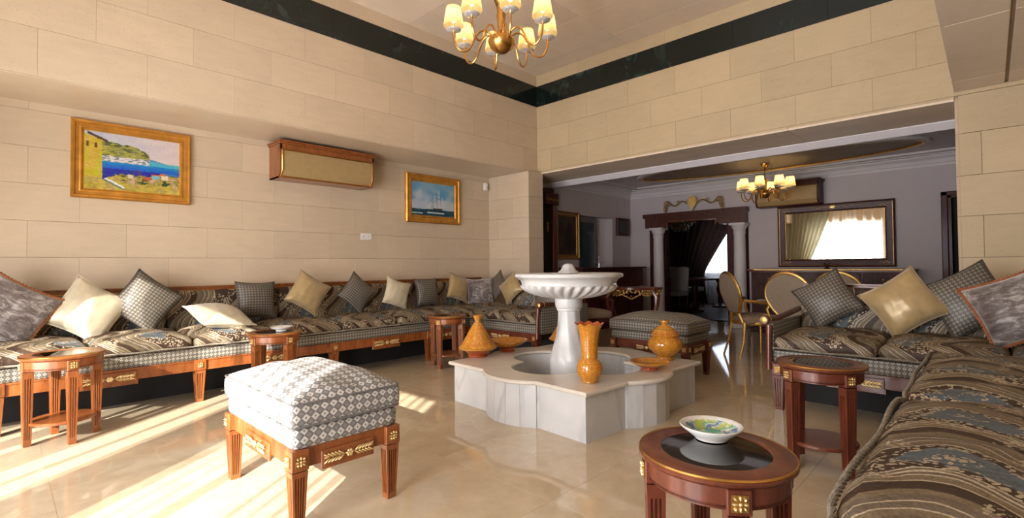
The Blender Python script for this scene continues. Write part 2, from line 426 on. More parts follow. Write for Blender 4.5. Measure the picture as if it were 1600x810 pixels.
def fin(bm, name, mat, parent=None, smooth=True, ang=40, uv=False, loc=None, rot=None):
    bmesh.ops.recalc_face_normals(bm, faces=bm.faces)
    if uv: boxuv(bm)
    me = bpy.data.meshes.new(name); bm.to_mesh(me); bm.free()
    if smooth:
        me.polygons.foreach_set('use_smooth', [True]*len(me.polygons))
        me.set_sharp_from_angle(angle=R(ang))
    me.materials.append(M[mat] if isinstance(mat, str) else mat)
    return put(name, me, parent, loc, rot)
def put(name, me, parent=None, loc=None, rot=None):
    o = bpy.data.objects.new(name, me); C.objects.link(o)
    if parent: o.parent = parent
    if loc: o.location = loc
    if rot: o.rotation_euler = rot
    return o
def tag(o, label, cat, group=None):
    o['label'] = label; o['category'] = cat
    if group: o['group'] = group
    return o
def thing(name, label, cat, loc=(0, 0, 0), rz=0, group=None, rot=None):
    o = bpy.data.objects.new(name, None); C.objects.link(o)
    o.location = loc; o.rotation_euler = rot or (0, 0, rz); o.empty_display_size = .1
    return tag(o, label, cat, group)
def struct(o): o['kind'] = 'structure'; return o
def dup(root, loc, rz, label, group=None):
    def cp(o, par):
        c = o.copy(); C.objects.link(c)
        if par: c.parent = par
        for ch in list(o.children): cp(ch, c)
        return c
    kids = list(root.children)
    r = root.copy(); C.objects.link(r)
    for k in kids: cp(k, r)
    r.location = loc; r.rotation_euler = (0, 0, rz); r['label'] = label
    if group: r['group'] = group
    return r
NB = bmesh.new

# ------------------------------------------------------------------ structure
XB, XP, YU, YL, YP, YR = 5.61, 5.31, 4.86, 5.62, 4.77, 0.19
XW, X2, ZL, ZC, YMIN = -1.2, 9.0, 2.48, 3.955, -0.85
Y2L, Z2 = 5.29, 2.60
_pm = {}
def panel(parent, name, mat, lo, hi, bev=.0022):
    """one slab as an object of its own, mesh shared between slabs of the same size"""
    d = tuple(round(hi[i]-lo[i], 3) for i in range(3)); k = (d, mat)
    if k not in _pm:
        bm = NB(); box(bm, [-x/2 for x in d], [x/2 for x in d], min(bev, min(d)*.4))
        me = bpy.data.meshes.new(name); bm.to_mesh(me); bm.free(); me.materials.append(M[mat]); _pm[k] = me
    return put(name, _pm[k], parent, tuple((hi[i]+lo[i])/2 for i in range(3)))
def solid(name, mat, lo, hi, parent=None):
    bm = NB(); box(bm, lo, hi); return fin(bm, name, mat, parent, False)
G = .0018
def courses(parent, mat, axis, fixed, side, u0, u1, zs, L=.64, off=0, th=.022, name='stone_panel', stagger=.5, gap=G):
    """running-bond slabs on a wall plane; axis = direction of the courses, side = direction the face looks"""
    for r, (z0, z1) in enumerate(zip(zs[:-1], zs[1:])):
        u = u0 - ((off + r*stagger*L) % L)
        while u < u1:
            a, b = max(u, u0), min(u+L, u1)
            if b-a > .03:
                f0, f1 = sorted((fixed, fixed+side*th))
                g = gap/2; h = gap*.3
                if axis == 'X': panel(parent, name, mat, (a+h, f0, z0+g), (b-h, f1, z1-g), gap*.6)
                else: panel(parent, name, mat, (f0, a+h, z0+g), (f1, b-h, z1-g), gap*.6)
            u += L

# floor with its tiles
floor = struct(solid('floor', 'grout', (XW-.2, -2.0, -.12), (14.2, 7.4, -.004)))
T = .80
ix = 0
x = -1.4
while x < 9.6:
    y = -.9
    while y < 5.6:
        panel(floor, 'floor_tile', 'floor', (x+.0005, y+.0005, -.02), (x+T-.0005, y+T-.0005, 0), .0005)
        y += T
    x += T
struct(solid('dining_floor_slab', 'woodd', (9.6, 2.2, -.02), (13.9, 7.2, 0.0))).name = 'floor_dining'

# left wall: upper part stands forward, lower part is recessed behind the sofa
wl = struct(solid('wall_left', 'joint', (XW, YL, 0), (XB+.8, YL+.15, ZL+.12)))
courses(wl, 'wall', 'X', YL, -1, XW, XB, [0, .295, .598, .90, 1.202, 1.50, 1.802, 2.104, 2.405, ZL], off=.55, th=.02)
wlu = struct(solid('wall_left_upper', 'joint', (XW, YU+.02, ZL-.002), (XB+.1, YU+.5, ZC+.1)))
courses(wlu, 'wall', 'X', YU+.02, -1, XW, XB, [ZL-.002, 2.825, 3.150, 3.478], off=.53, th=.02)
courses(wlu, 'band', 'X', YU+.02, -1, XW, XB, [3.478, 3.787], L=.9, th=.024, name='marble_panel')
courses(wlu, 'wall', 'X', YU+.02, -1, XW, XB, [3.787, ZC], L=1.3, th=.02)
struct(solid('trim_left_recess_soffit', 'wall', (XW, YU+.004, ZL-.010), (XB, YL, ZL-.003)))
# pier in the far left corner
pier = struct(solid('wall_back_left_pier', 'joint', (XP+.02, YP+.02, 0), (XB+.02, YL, ZL-.01)))
zs_p = [0, .36, .76, 1.145, 1.53, 1.975, 2.25, ZL-.012]
courses(pier, 'wall', 'Y', XP+.02, -1, YP, YL, [0, .295, .598, .90, 1.202, 1.50, 1.802, 2.104, ZL-.012], L=.62, off=.3, th=.02)
courses(pier, 'wall', 'X', YP+.02, -1, XP, XB+.02, [0, .295, .598, .90, 1.202, 1.50, 1.802, 2.104, ZL-.012], L=.6, off=0, th=.02, stagger=0)
# back wall above the opening (lintel)
wb = struct(solid('wall_back', 'joint', (XB+.02, YMIN, ZL+.002), (XB+.75, YL, ZC+.1)))
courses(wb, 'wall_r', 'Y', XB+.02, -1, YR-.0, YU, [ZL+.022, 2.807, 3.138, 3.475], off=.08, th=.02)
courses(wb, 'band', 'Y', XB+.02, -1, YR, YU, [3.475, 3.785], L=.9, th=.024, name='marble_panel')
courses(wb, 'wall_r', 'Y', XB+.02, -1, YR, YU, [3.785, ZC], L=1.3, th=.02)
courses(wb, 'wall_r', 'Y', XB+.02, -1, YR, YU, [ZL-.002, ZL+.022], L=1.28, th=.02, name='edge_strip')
for i, (a, b) in enumerate(((XB, 5.86), (5.864, 6.09), (6.094, 6.36))):
    yy = YR
    while yy < Y2L:
        panel(wb, 'soffit_panel', 'ceil', (a, yy+.001, ZL-.022+.004*i), (b, min(yy+1.27, Y2L)-.001, ZL+.0))
        yy += 1.27
# right pier
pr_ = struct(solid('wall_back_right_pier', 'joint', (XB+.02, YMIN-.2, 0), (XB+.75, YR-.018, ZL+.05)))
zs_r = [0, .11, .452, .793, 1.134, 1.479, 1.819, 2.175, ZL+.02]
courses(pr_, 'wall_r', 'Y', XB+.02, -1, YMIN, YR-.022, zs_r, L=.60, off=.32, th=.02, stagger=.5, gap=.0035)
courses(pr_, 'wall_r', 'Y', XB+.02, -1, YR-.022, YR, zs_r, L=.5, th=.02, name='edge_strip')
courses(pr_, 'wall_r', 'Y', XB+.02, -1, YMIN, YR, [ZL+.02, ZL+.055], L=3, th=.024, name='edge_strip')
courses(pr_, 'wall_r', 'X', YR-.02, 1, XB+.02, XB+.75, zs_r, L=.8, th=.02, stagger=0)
# ceilings
cl = struct(solid('ceiling', 'joint', (XW, YR-.4, ZC+.006), (XB+.1, YU+.4, ZC+.12)))
x = XW
while x < XB:
    y = YR
    while y < YU:
        panel(cl, 'ceiling_panel', 'ceil', (x+.0006, y+.0003, ZC-.012), (min(x+.645, XB)-.0006, min(y+1.56, YU)-.0003, ZC+.006), .0012)
        y += 1.56
    x += .645
cr = struct(solid('ceiling_low', 'joint', (XW, YMIN-.2, ZL+.075), (XB+.05, YR-.02, ZL+.2)))
x = XW
while x < XB:
    for a, b in ((YMIN, -.137), (-.115, YR)):
        panel(cr, 'ceiling_panel', 'ceil', (x+.0015, a, ZL+.055), (min(x+1.3, XB)-.0015, b, ZL+.075), .003)
    x += 1.3
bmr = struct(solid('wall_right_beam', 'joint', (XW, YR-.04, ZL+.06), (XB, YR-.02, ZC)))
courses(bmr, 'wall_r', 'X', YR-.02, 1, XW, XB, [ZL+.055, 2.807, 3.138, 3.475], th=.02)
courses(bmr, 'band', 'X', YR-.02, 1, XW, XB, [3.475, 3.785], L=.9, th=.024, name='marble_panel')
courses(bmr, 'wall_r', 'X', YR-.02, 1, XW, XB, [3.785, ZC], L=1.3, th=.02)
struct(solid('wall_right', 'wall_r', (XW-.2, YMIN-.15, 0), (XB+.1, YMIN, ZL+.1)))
# window wall behind the camera
W1, W2, ZH = (2.38, 4.42), (.43, 1.93), 2.45
for i, (a, b) in enumerate(((YMIN, W2[0]), (W2[1], W1[0]), (W1[1], YL))):
    struct(solid('wall_front' + ('' if i == 0 else '_pier' if i == 1 else '_end'), 'wall', (XW-.2, a, 0), (XW, b, ZH)))
struct(solid('wall_front_upper', 'wall', (XW-.2, YMIN, ZH), (XW, YL, ZC+.1)))
for k, (a, b) in enumerate((W1, W2)):
    bm = NB()
    for ya in (a, b-.05): box(bm, (XW-.14, ya, 0), (XW-.08, ya+.05, ZH))
    box(bm, (XW-.14, a, ZH-.05), (XW-.08, b, ZH))
    wn = struct(fin(bm, 'window_%d' % (k+1), 'plastic', None, False))
    wn['label'] = 'tall white framed garden window with sheer curtains'
# sheers: strips with the gaps that throw the stripes of sunlight
gaps = [(3.42, 3.47), (3.22, 3.29), (2.99, 3.08), (2.70, 2.79), (2.14, 2.30), (1.92, 2.06), (1.68, 1.84), (1.05, 1.16), (.92, 1.01), (.78, .88), (.40, .69), (.27, .34), (.15, .215), (.03, .095), (-.09, -.025), (-.22, -.15)]
def sheer_strip(y0, y1, x, z1=2.84):
    bm = NB(); n = max(4, int((y1-y0)/.02)); cols = []
    for i in range(n+1):
        y = y0+(y1-y0)*i/n; xx = x + .022*math.sin(y*2*PI/.11) + .01*math.sin(y*31)
        cols.append([bm.verts.new((xx*1, y, z)) for z in (.02, .9, z1)])
    for i in range(n):
        for j in range(2): bm.faces.new((cols[i][j], cols[i+1][j], cols[i+1][j+1], cols[i][j+1]))
    return bm
for (a, b), lab in ((W1, 'pleated sheer curtain in the window nearest the left wall'), (W2, 'pleated sheer curtain in the wide window behind the right sofa')):
    t = thing('sheer_curtain', lab, 'curtain', (0, 0, 0))
    bm = NB(); tube(bm, [(XW+.06, a-.1, 2.86), (XW+.06, b+.1, 2.86)], .012, 8); fin(bm, 'curtain_rod', 'gold', t)
    gs = [(g[0]+.734, g[1]+.734) for g in gaps]
    ed = [a-.05] + [e for g in sorted(gs) if g[0] > a and g[1] < b for e in g] + [b+.05]
    for p, q in zip(ed[::2], ed[1::2]):
        fin(sheer_strip(p, q, XW+.06), 'sheer_panel', 'sheer', t)
def gathered(y_out, y_in, x, ztop, tie, zt, n=60, ex=1.3):
    """drape hanging from y_in..y_out and gathered towards y_out at height zt"""
    bm = NB(); rows = []
    for j in range(13):
        z = ztop*(1-j/12); k = 1-j/12
        if z > zt: f = 1-(1-tie)*((ztop-z)/(ztop-zt))**ex
        else: f = tie + .06*(zt-z)
        row = []
        for i in range(n+1):
            s = i/n
            row.append(bm.verts.new((x + .045*math.sin(s*2*PI*9)*(.6+.4*f), y_out+(y_in-y_out)*f*s, max(z, .02))))
        rows.append(row)
    for j in range(12):
        for i in range(n): bm.faces.new((rows[j][i], rows[j][i+1], rows[j+1][i+1], rows[j+1][i]))
    return bm
t = thing('drape', 'grey green drape tied back beside the left wall', 'curtain', (0, 0, 0))
fin(gathered(5.05, 3.75, XW+.18, 2.88, .45, .9), 'drape_cloth', 'drape', t)
bm = NB(); tube(bm, [(XW+.2, 3.6, 2.89), (XW+.2, 5.2, 2.89)], .018, 8); fin(bm, 'curtain_rod', 'gold', t)

# ---- second room
struct(solid('wall_room_left', 'mauve', (XB+.02, Y2L, 0), (6.25, Y2L+.15, ZL+.1)))
struct(solid('wall_room_left_middle', 'mauve', (6.25, Y2L, 0), (7.22, Y2L+.15, Z2+.2)))
struct(solid('wall_room_left_end', 'mauve', (8.32, Y2L, 0), (X2+.15, Y2L+.15, Z2+.2)))
struct(solid('wall_room_left_upper', 'mauve', (7.22, Y2L, 2.0), (8.32, Y2L+.15, Z2+.2)))
struct(solid('wall_room_far', 'mauve', (X2, 4.86, 0), (X2+.15, Y2L, Z2+.2)))
struct(solid('wall_room_far_middle', 'mauve', (X2, .45, 0), (X2+.15, 3.0, 2.03)))
struct(solid('wall_room_far_upper', 'mauve', (X2, .45, 2.03), (X2+.15, 4.86, Z2+.2)))
struct(solid('wall_room_far_right', 'mauve', (X2, -2.0, 2.02), (X2+.15, .45, Z2+.2)))
struct(solid('wall_room_far_right_end', 'mauve', (X2, -2.0, 0), (X2+.15, -.45, 2.02)))
struct(solid('wall_room_right', 'mauve', (XB+.7, -2.1, 0), (X2+.15, -1.95, Z2+.2)))
struct(solid('wall_room_near', 'mauve', (XB+.73, -2.0, 0), (XB+.77, YR, Z2+.2)))
struct(solid('ceiling_room', 'mauvec', (XB+.75, -2.0, Z2), (X2+.1, Y2L+.1, Z2+.15)))
# white strip next to the stone soffit
bm = NB(); prism(bm, [(6.362, ZL-.022), (6.372, ZL-.03), (6.44, ZL-.085), (6.47, ZL-.085), (6.50, ZL-.02), (6.50, Z2), (6.362, Z2)], -.5, Y2L, 'Y'); struct(fin(bm, 'trim_soffit', 'mauvew', None, True, 20))
def cornice(name, pts, axis, a, b):
    bm = NB(); prism(bm, pts, a, b, axis); return struct(fin(bm, name, 'mauvec', None, True, 25))
prof = [(0, 0), (0, -.17), (-.012, -.17), (-.016, -.14), (-.03, -.13), (-.045, -.085), (-.08, -.05), (-.085, -.03), (-.12, -.025), (-.12, 0)]
cornice('trim_cornice_far', [(X2+x, Z2+z) for x, z in prof], 'Y', -1.9, Y2L)
cornice('trim_cornice_left', [(Y2L+x, Z2+z) for x, z in prof], 'X', 6.66, X2)
bm = NB()
for k in range(1):
    box(bm, (6.95, -1.2, Z2-.03), (7.02, 5.0, Z2)); box(bm, (8.66, -1.2, Z2-.03), (8.73, 5.0, Z2)); box(bm, (6.95, 4.93, Z2-.03), (8.73, 5.0, Z2))
struct(fin(bm, 'trim_ceiling_moulding', 'mauvec'))
# gilded oval ceiling medallion
med = thing('ceiling_medallion', 'long oval gilded medallion on the ceiling of the far room', 'ceiling medallion', (7.85, 2.45, Z2))
bm = NB(); N_ = 72; out = []
def oval(a, rx, ry): return (rx*math.cos(a), ry*math.sin(a))
for k, (dr, z) in enumerate(((0, 0), (-.01, -.030), (-.045, -.036), (-.06, -.030), (-.065, -.008))):
    out.append([bm.verts.new((*oval(2*PI*i/N_, .72+dr, 1.98+dr), z)) for i in range(N_)])
for k in range(4):
    for i in range(N_): bm.faces.new((out[k][i], out[k][(i+1) % N_], out[k+1][(i+1) % N_], out[k+1][i]))
fin(bm, 'plaster_ring', 'mauvec', med)
bm = NB(); tube(bm, [(*oval(2*PI*i/96, .638, 1.898), -.020) for i in range(96)], .016, 6, True); fin(bm, 'rope_moulding', 'gold', med)
bm = NB(); f = bm.faces.new([bm.verts.new((*oval(2*PI*i/N_, .62, 1.88), -.009)) for i in range(N_)]); fin(bm, 'painted_field', 'field', med, False)
bm = NB()
for i in range(24):
    a = 2*PI*i/24; ell(bm, (*oval(a, .60, 1.86), -.014), (.030, .030, .008), None, 1)
fin(bm, 'gilt_bosses', 'golddark', med)['kind'] = 'stuff'

# portal with columns to the dining room
po = thing('portal_surround', 'dark mahogany portal surround between two pale columns at the far end', 'doorway', (X2, 3.94, 0))
bm = NB()
W_ = .92
pts = [(-W_-.03, 1.80), (-W_-.03, 1.985), (-W_-.05, 2.0), (-W_-.05, 2.075), (W_+.05, 2.075), (W_+.05, 2.0), (W_, 1.985), (W_, 1.80), (.56, 1.80)]
for i in range(7): a = PI/2*i/6; pts.append((.56-.10*math.sin(a), 1.80+.105*(1-math.cos(a))+.0))
for i in range(7): a = PI/2*(6-i)/6; pts.append((-.56+.10*math.sin(a), 1.80+.105*(1-math.cos(a))))
pts.append((-.56, 1.80))
prism(bm, pts, -.18, -.003, 'X'); fin(bm, 'header', 'woodp', po, True, 20)
bm = NB(); tube(bm, [(-.19, -.455, 1.80)]+[(-.19, y, z) for y, z in [(-.46, 1.88), (-.42, 1.905), (.42, 1.905), (.46, 1.88)]]+[(-.19, .455, 1.80)], .008, 6); fin(bm, 'header_bead', 'wood', po)
for s in (-1, 1):
    bm = NB(); box(bm, (-.0, s*.92-.0 if s < 0 else .80, 0), (.15, s*.80 if s < 0 else .92, 1.81)) if s > 0 else box(bm, (-.0, -.95, 0), (.15, -.80, 1.81))
    fin(bm, 'jamb', 'woodd', po, False)
    bm = NB(); box(bm, (.0, s*.58 if s > 0 else -.80, 0), (.15, .80 if s > 0 else -.58, 1.81)); fin(bm, 'reveal', 'woodd', po, False)
for s, lab in ((-.84, 'pale round column at the right of the dark portal'), (.67, 'pale round column at the left of the dark portal')):
    t = thing('column', lab, 'column', (X2-.12, 3.94+s, 0))
    bm = NB(); lathe(bm, [(.105, .12), (.11, .14), (.098, .16), (.10, .2), (.10, .9), (.092, 1.6), (.092, 1.62)], 24); fin(bm, 'shaft', 'mauvec', t)
    bm = NB(); box(bm, (-.12, -.12, 0), (.12, .12, .08), .005); lathe(bm, [(.12, .08), (.122, .1), (.105, .12)], 24); fin(bm, 'base_block', 'mauvec', t)
    bm = NB(); lathe(bm, [(.094, 1.60), (.10, 1.62), (.10, 1.66), (.095, 1.67), (.13, 1.74), (.135, 1.76)], 24); box(bm, (-.135, -.135, 1.76), (.135, .135, 1.80), .005); fin(bm, 'capital', 'mauvec', t)
# gilt scroll overdoor
t = thing('scroll_ornament', 'gilt wrought scrollwork standing on top of the dark portal', 'ornament', (X2-.10, 3.94, 2.075))
def spiral(c, r, turns, a0, sgn=1, n=26):
    return [(0, c[0]+r*(1-i/n*.8)*math.cos(a0+sgn*turns*2*PI*i/n), c[1]+r*(1-i/n*.8)*math.sin(a0+sgn*turns*2*PI*i/n)) for i in range(n+1)]
for s in (-1, 1):
    bm = NB()
    tube(bm, [(0, s*(.10+.37*i/16), .15+.045*math.sin(i/16*2*PI*1.1)+.03*i/16) for i in range(17)], .012, 6)
    tube(bm, [(0, s*y, z) for _, y, z in spiral((.49, .17), .075, 1.4, -PI/2)], .012, 6)
    tube(bm, [(0, s*y, z) for _, y, z in spiral((.53, .07), .045, 1.2, PI/2, -1)], .008, 6)
    tube(bm, [(0, s*.53, .0), (0, s*.54, .05), (0, s*.52, .1)], .009, 6)
    tube(bm, [(0, s*y, z) for _, y, z in spiral((.27, .20), .04, 1.2, PI)], .006, 6)
    fin(bm, 'scroll', 'golddark', t)
bm = NB()
prism(bm, [(-.10, .20), (-.06, .26), (0, .285), (.06, .26), (.10, .20), (.06, .11), (.02, .06), (0, 0), (-.02, .06), (-.06, .11)], -.012, .012, 'X')
for i in range(9): a = PI*i/8; ell(bm, (-.015, .075*math.cos(a), .19+.08*math.sin(a)), (.01, .02, .02))
fin(bm, 'shell_crest', 'gold', t)

# dining room beyond
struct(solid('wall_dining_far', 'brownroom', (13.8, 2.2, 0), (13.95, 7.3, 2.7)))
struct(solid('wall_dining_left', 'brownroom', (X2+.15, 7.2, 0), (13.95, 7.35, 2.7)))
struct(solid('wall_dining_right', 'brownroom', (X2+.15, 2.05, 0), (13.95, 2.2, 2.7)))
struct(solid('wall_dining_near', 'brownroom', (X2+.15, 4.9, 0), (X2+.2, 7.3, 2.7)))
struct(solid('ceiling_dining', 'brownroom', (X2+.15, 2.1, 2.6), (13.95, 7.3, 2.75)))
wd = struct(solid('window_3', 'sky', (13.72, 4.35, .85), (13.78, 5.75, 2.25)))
t = thing('sheer_curtain', 'white lace curtain in the bright far dining room window', 'curtain', (0, 0, 0))
bm = NB(); cols = []
for i in range(121):
    y = 4.3+1.5*i/120; cols.append([bm.verts.new((13.6+.03*math.sin(y*60), y, z)) for z in (.003, 2.35)])
for i in range(120): bm.faces.new((cols[i][0], cols[i+1][0], cols[i+1][1], cols[i][1]))
fin(bm, 'lace_cloth', thin_cloth('lace_cloth', (.9, .9, .92), .35, .8), t)
t = thing('drape', 'brown drape tied back across the dining room window', 'curtain', (0, 0, 0))
fin(gathered(6.5, 4.62, 13.45, 2.4, .45, .85, ex=.85), 'drape_cloth', 'drapeb', t)

def slip_chair(fab, wd_):
    t = thing('dining_chair', '', 'chair')
    bm = NB(); box(bm, (-.22, -.22, .40), (.22, .22, .50), .03, 2); fin(bm, 'seat', fab, t)
    bm = NB()
    box(bm, (-.21, .18, .48), (.21, .23, 1.02), .035, 2)
    for v in bm.verts:
        v.co.y += .10*(v.co.z-.48); 
        if v.co.z > .9: v.co.z += .05*(1-(v.co.x/.21)**2)
    fin(bm, 'backrest', fab, t)
    for sx in (-1, 1):
        for sy in (-1, 1):
            bm = NB(); tube(bm, [(sx*.19, sy*.19, .41), (sx*.20, sy*.2, 0)], lambda q: .022-.008*q, 6); fin(bm, 'leg', wd_, t)
    return t
dn = slip_chair('greyfab', 'woodd')
dspots = [(11.2, 5.55, 200, 'pale backed dining chair nearest the portal, left of the table'), (11.9, 5.55, 190, 'second pale backed dining chair from the portal'), (12.6, 5.6, 185, 'third pale backed dining chair from the portal'), (10.45, 5.05, 90, 'dining chair with beige back at the near table end')]
for i, (x, y, a, lab) in enumerate(dspots):
    if i == 0: dn.location = (x, y, 0); dn.rotation_euler = (0, 0, R(a+180)); dn['label'] = lab; dn['group'] = 'dining chairs in the far room'
    else: dup(dn, (x, y, 0), R(a+180), lab, 'dining chairs in the far room')
t = thing('dining_table', 'dark dining table seen through the portal', 'table', (12.0, 4.95, 0))
bm = NB(); box(bm, (-1.2, -.45, .73), (1.2, .45, .77), .012); fin(bm, 'tabletop', 'woodd', t)
for s in (-1, 1):
    bm = NB(); lathe(bm, [(.20, 0), (.20, .04), (.06, .1), (.05, .3), (.09, .45), (.06, .6), (.14, .73)], 16, centre=(s*.75, 0)); fin(bm, 'pedestal', 'woodd', t)

def crystal_chandelier(loc, lab, r=.38, n=5, seed=1):
    t = thing('crystal_chandelier', lab, 'chandelier', loc)
    rnd = random.Random(seed)
    bm = NB(); tube(bm, [(0, 0, 0), (0, 0, 2.6-loc[2])], .01, 6)
    for k in range(n):
        rr = r*(1-k/n*.8); tube(bm, [(rr*math.cos(2*PI*i/24), rr*math.sin(2*PI*i/24), -.06*k) for i in range(24)], .006, 5, True)
    fin(bm, 'frame', 'golddark', t)
    bm = NB()
    for k in range(n):
        rr = r*(1-k/n*.8); q = int(26*(1-k/n*.7))
        for i in range(q):
            a = 2*PI*(i+rnd.random()*.4)/q
            ell(bm, (rr*math.cos(a), rr*math.sin(a), -.06*k-.03-.02*rnd.random()), (.011, .011, .02))
    o = fin(bm, 'crystal_drops', 'crystal', t, False); o['kind'] = 'stuff'
    for i in range(6):
        a = 2*PI*i/6
        bm = NB(); lathe(bm, [(.006, 0), (.012, .02), (.003, .05)], 8, centre=(r*.8*math.cos(a), r*.8*math.sin(a))); fin(bm, 'candle_bulb', emis_dim, t)
    return t
emis_dim = emis('dim_bulb', (1, .9, .75), 1.5)
crystal_chandelier((10.7, 5.02, 2.13), 'large crystal chandelier hanging inside the dark dining room')
crystal_chandelier((10.9, 3.93, 2.16), 'smaller crystal chandelier half hidden by the right portal column', .24, 5, 5)

# door at the right of the far wall
d1 = struct(solid('door_1', 'dark', (X2+.10, -.45, 0), (X2+.15, .42, 2.0)))
bm = NB(); box(bm, (X2-.03, .40, 0), (X2+.1, .47, 2.06), .008); box(bm, (X2-.015, .36, 0), (X2+.1, .40, 2.02), .005)
box(bm, (X2-.03, -.5, 2.0), (X2+.1, .47, 2.06), .008); box(bm, (X2-.015, -.42, 1.97), (X2+.1, .40, 2.01), .005); box(bm, (X2-.03, -.5, 0), (X2+.1, -.42, 2.06), .008)
struct(fin(bm, 'trim_door_frame', 'woodd'))

# ------------------------------------------------------------------ ornament builders
def rosette_bm(bm, s=.022, th=.007, M_=None):
    """square gilt rosette in the local XZ plane facing -Y"""
    box(bm, (-s, -th*.3, -s), (s, 0, s))
    for f in bm.faces: f.material_index = 1
    for i in range(8):
        a = i*PI/4; rr = s*(.62 if i % 2 == 0 else .78)
        q = Matrix.Rotation(-a, 3, 'Y')
        ell(bm, (rr*math.cos(a), -th*.6, rr*math.sin(a)), (s*(.34 if i % 2 == 0 else .26), th*.9, s*.17), q)
    ell(bm, (0, -th*.9, 0), (s*.24, th*.6, s*.24))
def spray_bm(bm, L=.10, th=.006):
    ell(bm, (0, -th, 0), (.016, th, .016)); 
    for i in range(6):
        a = i*PI/3; ell(bm, (.011*math.cos(a), -th, .011*math.sin(a)), (.007, th*1.1, .007))
    for s in (-1, 1):
        tube(bm, [(s*.012, -th*.5, 0), (s*L, -th*.5, .004)], .0018, 5)
        for k in range(5):
            x = .026+(L-.02)*k/5
            for up in (-1, 1):
                q = Matrix.Rotation(-s*up*R(32), 3, 'Y')
                ell(bm, (s*(x+.014), -th*.8, up*.011), (.019, th*.8, .0050), q)
        ell(bm, (s*(L+.006), -th*.6, .004), (.012, th*.6, .004))
def mesh_of(fn, name, mat):
    bm = NB(); fn(bm); bmesh.ops.recalc_face_normals(bm, faces=bm.faces)
    me = bpy.data.meshes.new(name); bm.to_mesh(me); bm.free()
    me.polygons.foreach_set('use_smooth', [True]*len(me.polygons)); me.set_sharp_from_angle(angle=R(50))
    me.materials.append(M[mat]); return me
ROS = mesh_of(lambda b: rosette_bm(b), 'rosette', 'goldpale'); ROS.materials.append(M['golddark'])
SPRAY = mesh_of(lambda b: spray_bm(b), 'leaf_spray', 'goldpale')
def fluted(bm, wt, wb_, h, nf=3, block=0, z0=0):
    """tapered square leg with real flutes; optional square block on top"""
    def ring(wd_, z, d):
        p = []; hw = wd_/2
        for side in range(4):
            seg = []
            for i in range(nf):
                c = -hw*.70 + (2*hw*.70)*(i+.5)/nf; g = hw*.62/nf*.80
                seg += [(c-g, -hw), (c-g*.6, -hw+d), (c+g*.6, -hw+d), (c+g, -hw)]
            seg = [(-hw, -hw)] + seg
            a = side*PI/2
            for x, y in seg: p.append(bm.verts.new((x*math.cos(a)-y*math.sin(a), x*math.sin(a)+y*math.cos(a), z)))
        return p
    hh = h-block
    L = [(0, 0), (.09, 0), (.105, .26), (.90, .26), (.915, 0), (1, 0)]
    rings = []
    for t_, d in L:
        wd_ = wb_+(wt-wb_)*t_; rings.append(ring(wd_, z0+hh*t_, wd_*d*.5))
    for a, b in zip(rings[:-1], rings[1:]):
        n = len(a)
        for i in range(n): bm.faces.new((a[i], a[(i+1) % n], b[(i+1) % n], b[i]))
    bm.faces.new(list(reversed(rings[0]))); bm.faces.new(rings[-1])
    if block:
        box(bm, (-wt/2-.004, -wt/2-.004, z0+hh+.004), (wt/2+.004, wt/2+.004, z0+h), .003)

# ------------------------------------------------------------------ side tables
def side_table(loc, lab, rz):
    t = thing('side_table', lab, 'table', loc, rz, 'round mahogany side tables')
    Ro = .215
    bm = NB(); lathe(bm, [(.150, .530), (.190, .530), (.205, .533), (Ro, .542), (Ro+.001, .548), (Ro-.004, .556), (Ro-.010, .559), (.152, .559), (.150, .556)], 64, cap=False)
    bmesh.ops.bridge_loops(bm, edges=[e for e in bm.edges if e.is_boundary]); fin(bm, 'table_top', 'wood2', t, True, 35)
    bm = NB(); tube(bm, [((Ro-.003)*math.cos(2*PI*i/64), (Ro-.003)*math.sin(2*PI*i/64), .5545) for i in range(64)], .0045, 6, True); fin(bm, 'gilt_edge', 'brass', t)
    bm = NB(); lathe(bm, [(.152, .550), (.152, .5565)], 64); fin(bm, 'glass_inset', 'blackglass', t)
    bm = NB(); lathe(bm, [(.16, .53), (.16, .49), (.192, .49), (.196, .487), (.196, .480), (.188, .476), (.188, .472)], 64, cap=False)
    lathe(bm, [(.170, .472), (.188, .472)], 64, cap=False); lathe(bm, [(.170, .472), (.170, .53), (.196, .53), (.196, .48)], 64, cap=False)
    fin(bm, 'apron', 'wood2', t)
    bm = NB(); fluted(bm, .054, .038, .53, 3, .07)
    me = None
    for k in range(4):
        a = PI/4+k*PI/2
        if me is None: o = fin(bm, 'leg', 'wood2', t, True, 30); me = o.data
        else: o = put('leg', me, t)
        o.location = (.173*math.cos(a), .173*math.sin(a), 0); o.rotation_euler = (0, 0, a+PI/2)
        put('rosette', ROS, o, (0, -.0315, .497))
    bm = NB(); lathe(bm, [(.165, .125), (.170, .130), (.170, .140), (.165, .145)], 48); fin(bm, 'shelf', 'wood2', t)
    return t
M['wood2'] = M['wood']
side_table((.31, 4.37, 0), 'round mahogany side table with nothing on it at the far left', R(-35))
t2 = side_table((1.65, 4.40, 0), 'round mahogany side table carrying the plain white bowl', R(-30))
side_table((3.46, 4.33, 0), 'round mahogany side table between the left sofa and the fountain', R(-22))
M['wood2'] = M['woodr']
side_table((1.46, .59, 0), 'round mahogany side table under the painted dish in the right foreground', R(-7))
side_table((3.13, .68, 0), 'round mahogany side table in front of the short right sofa', R(8))

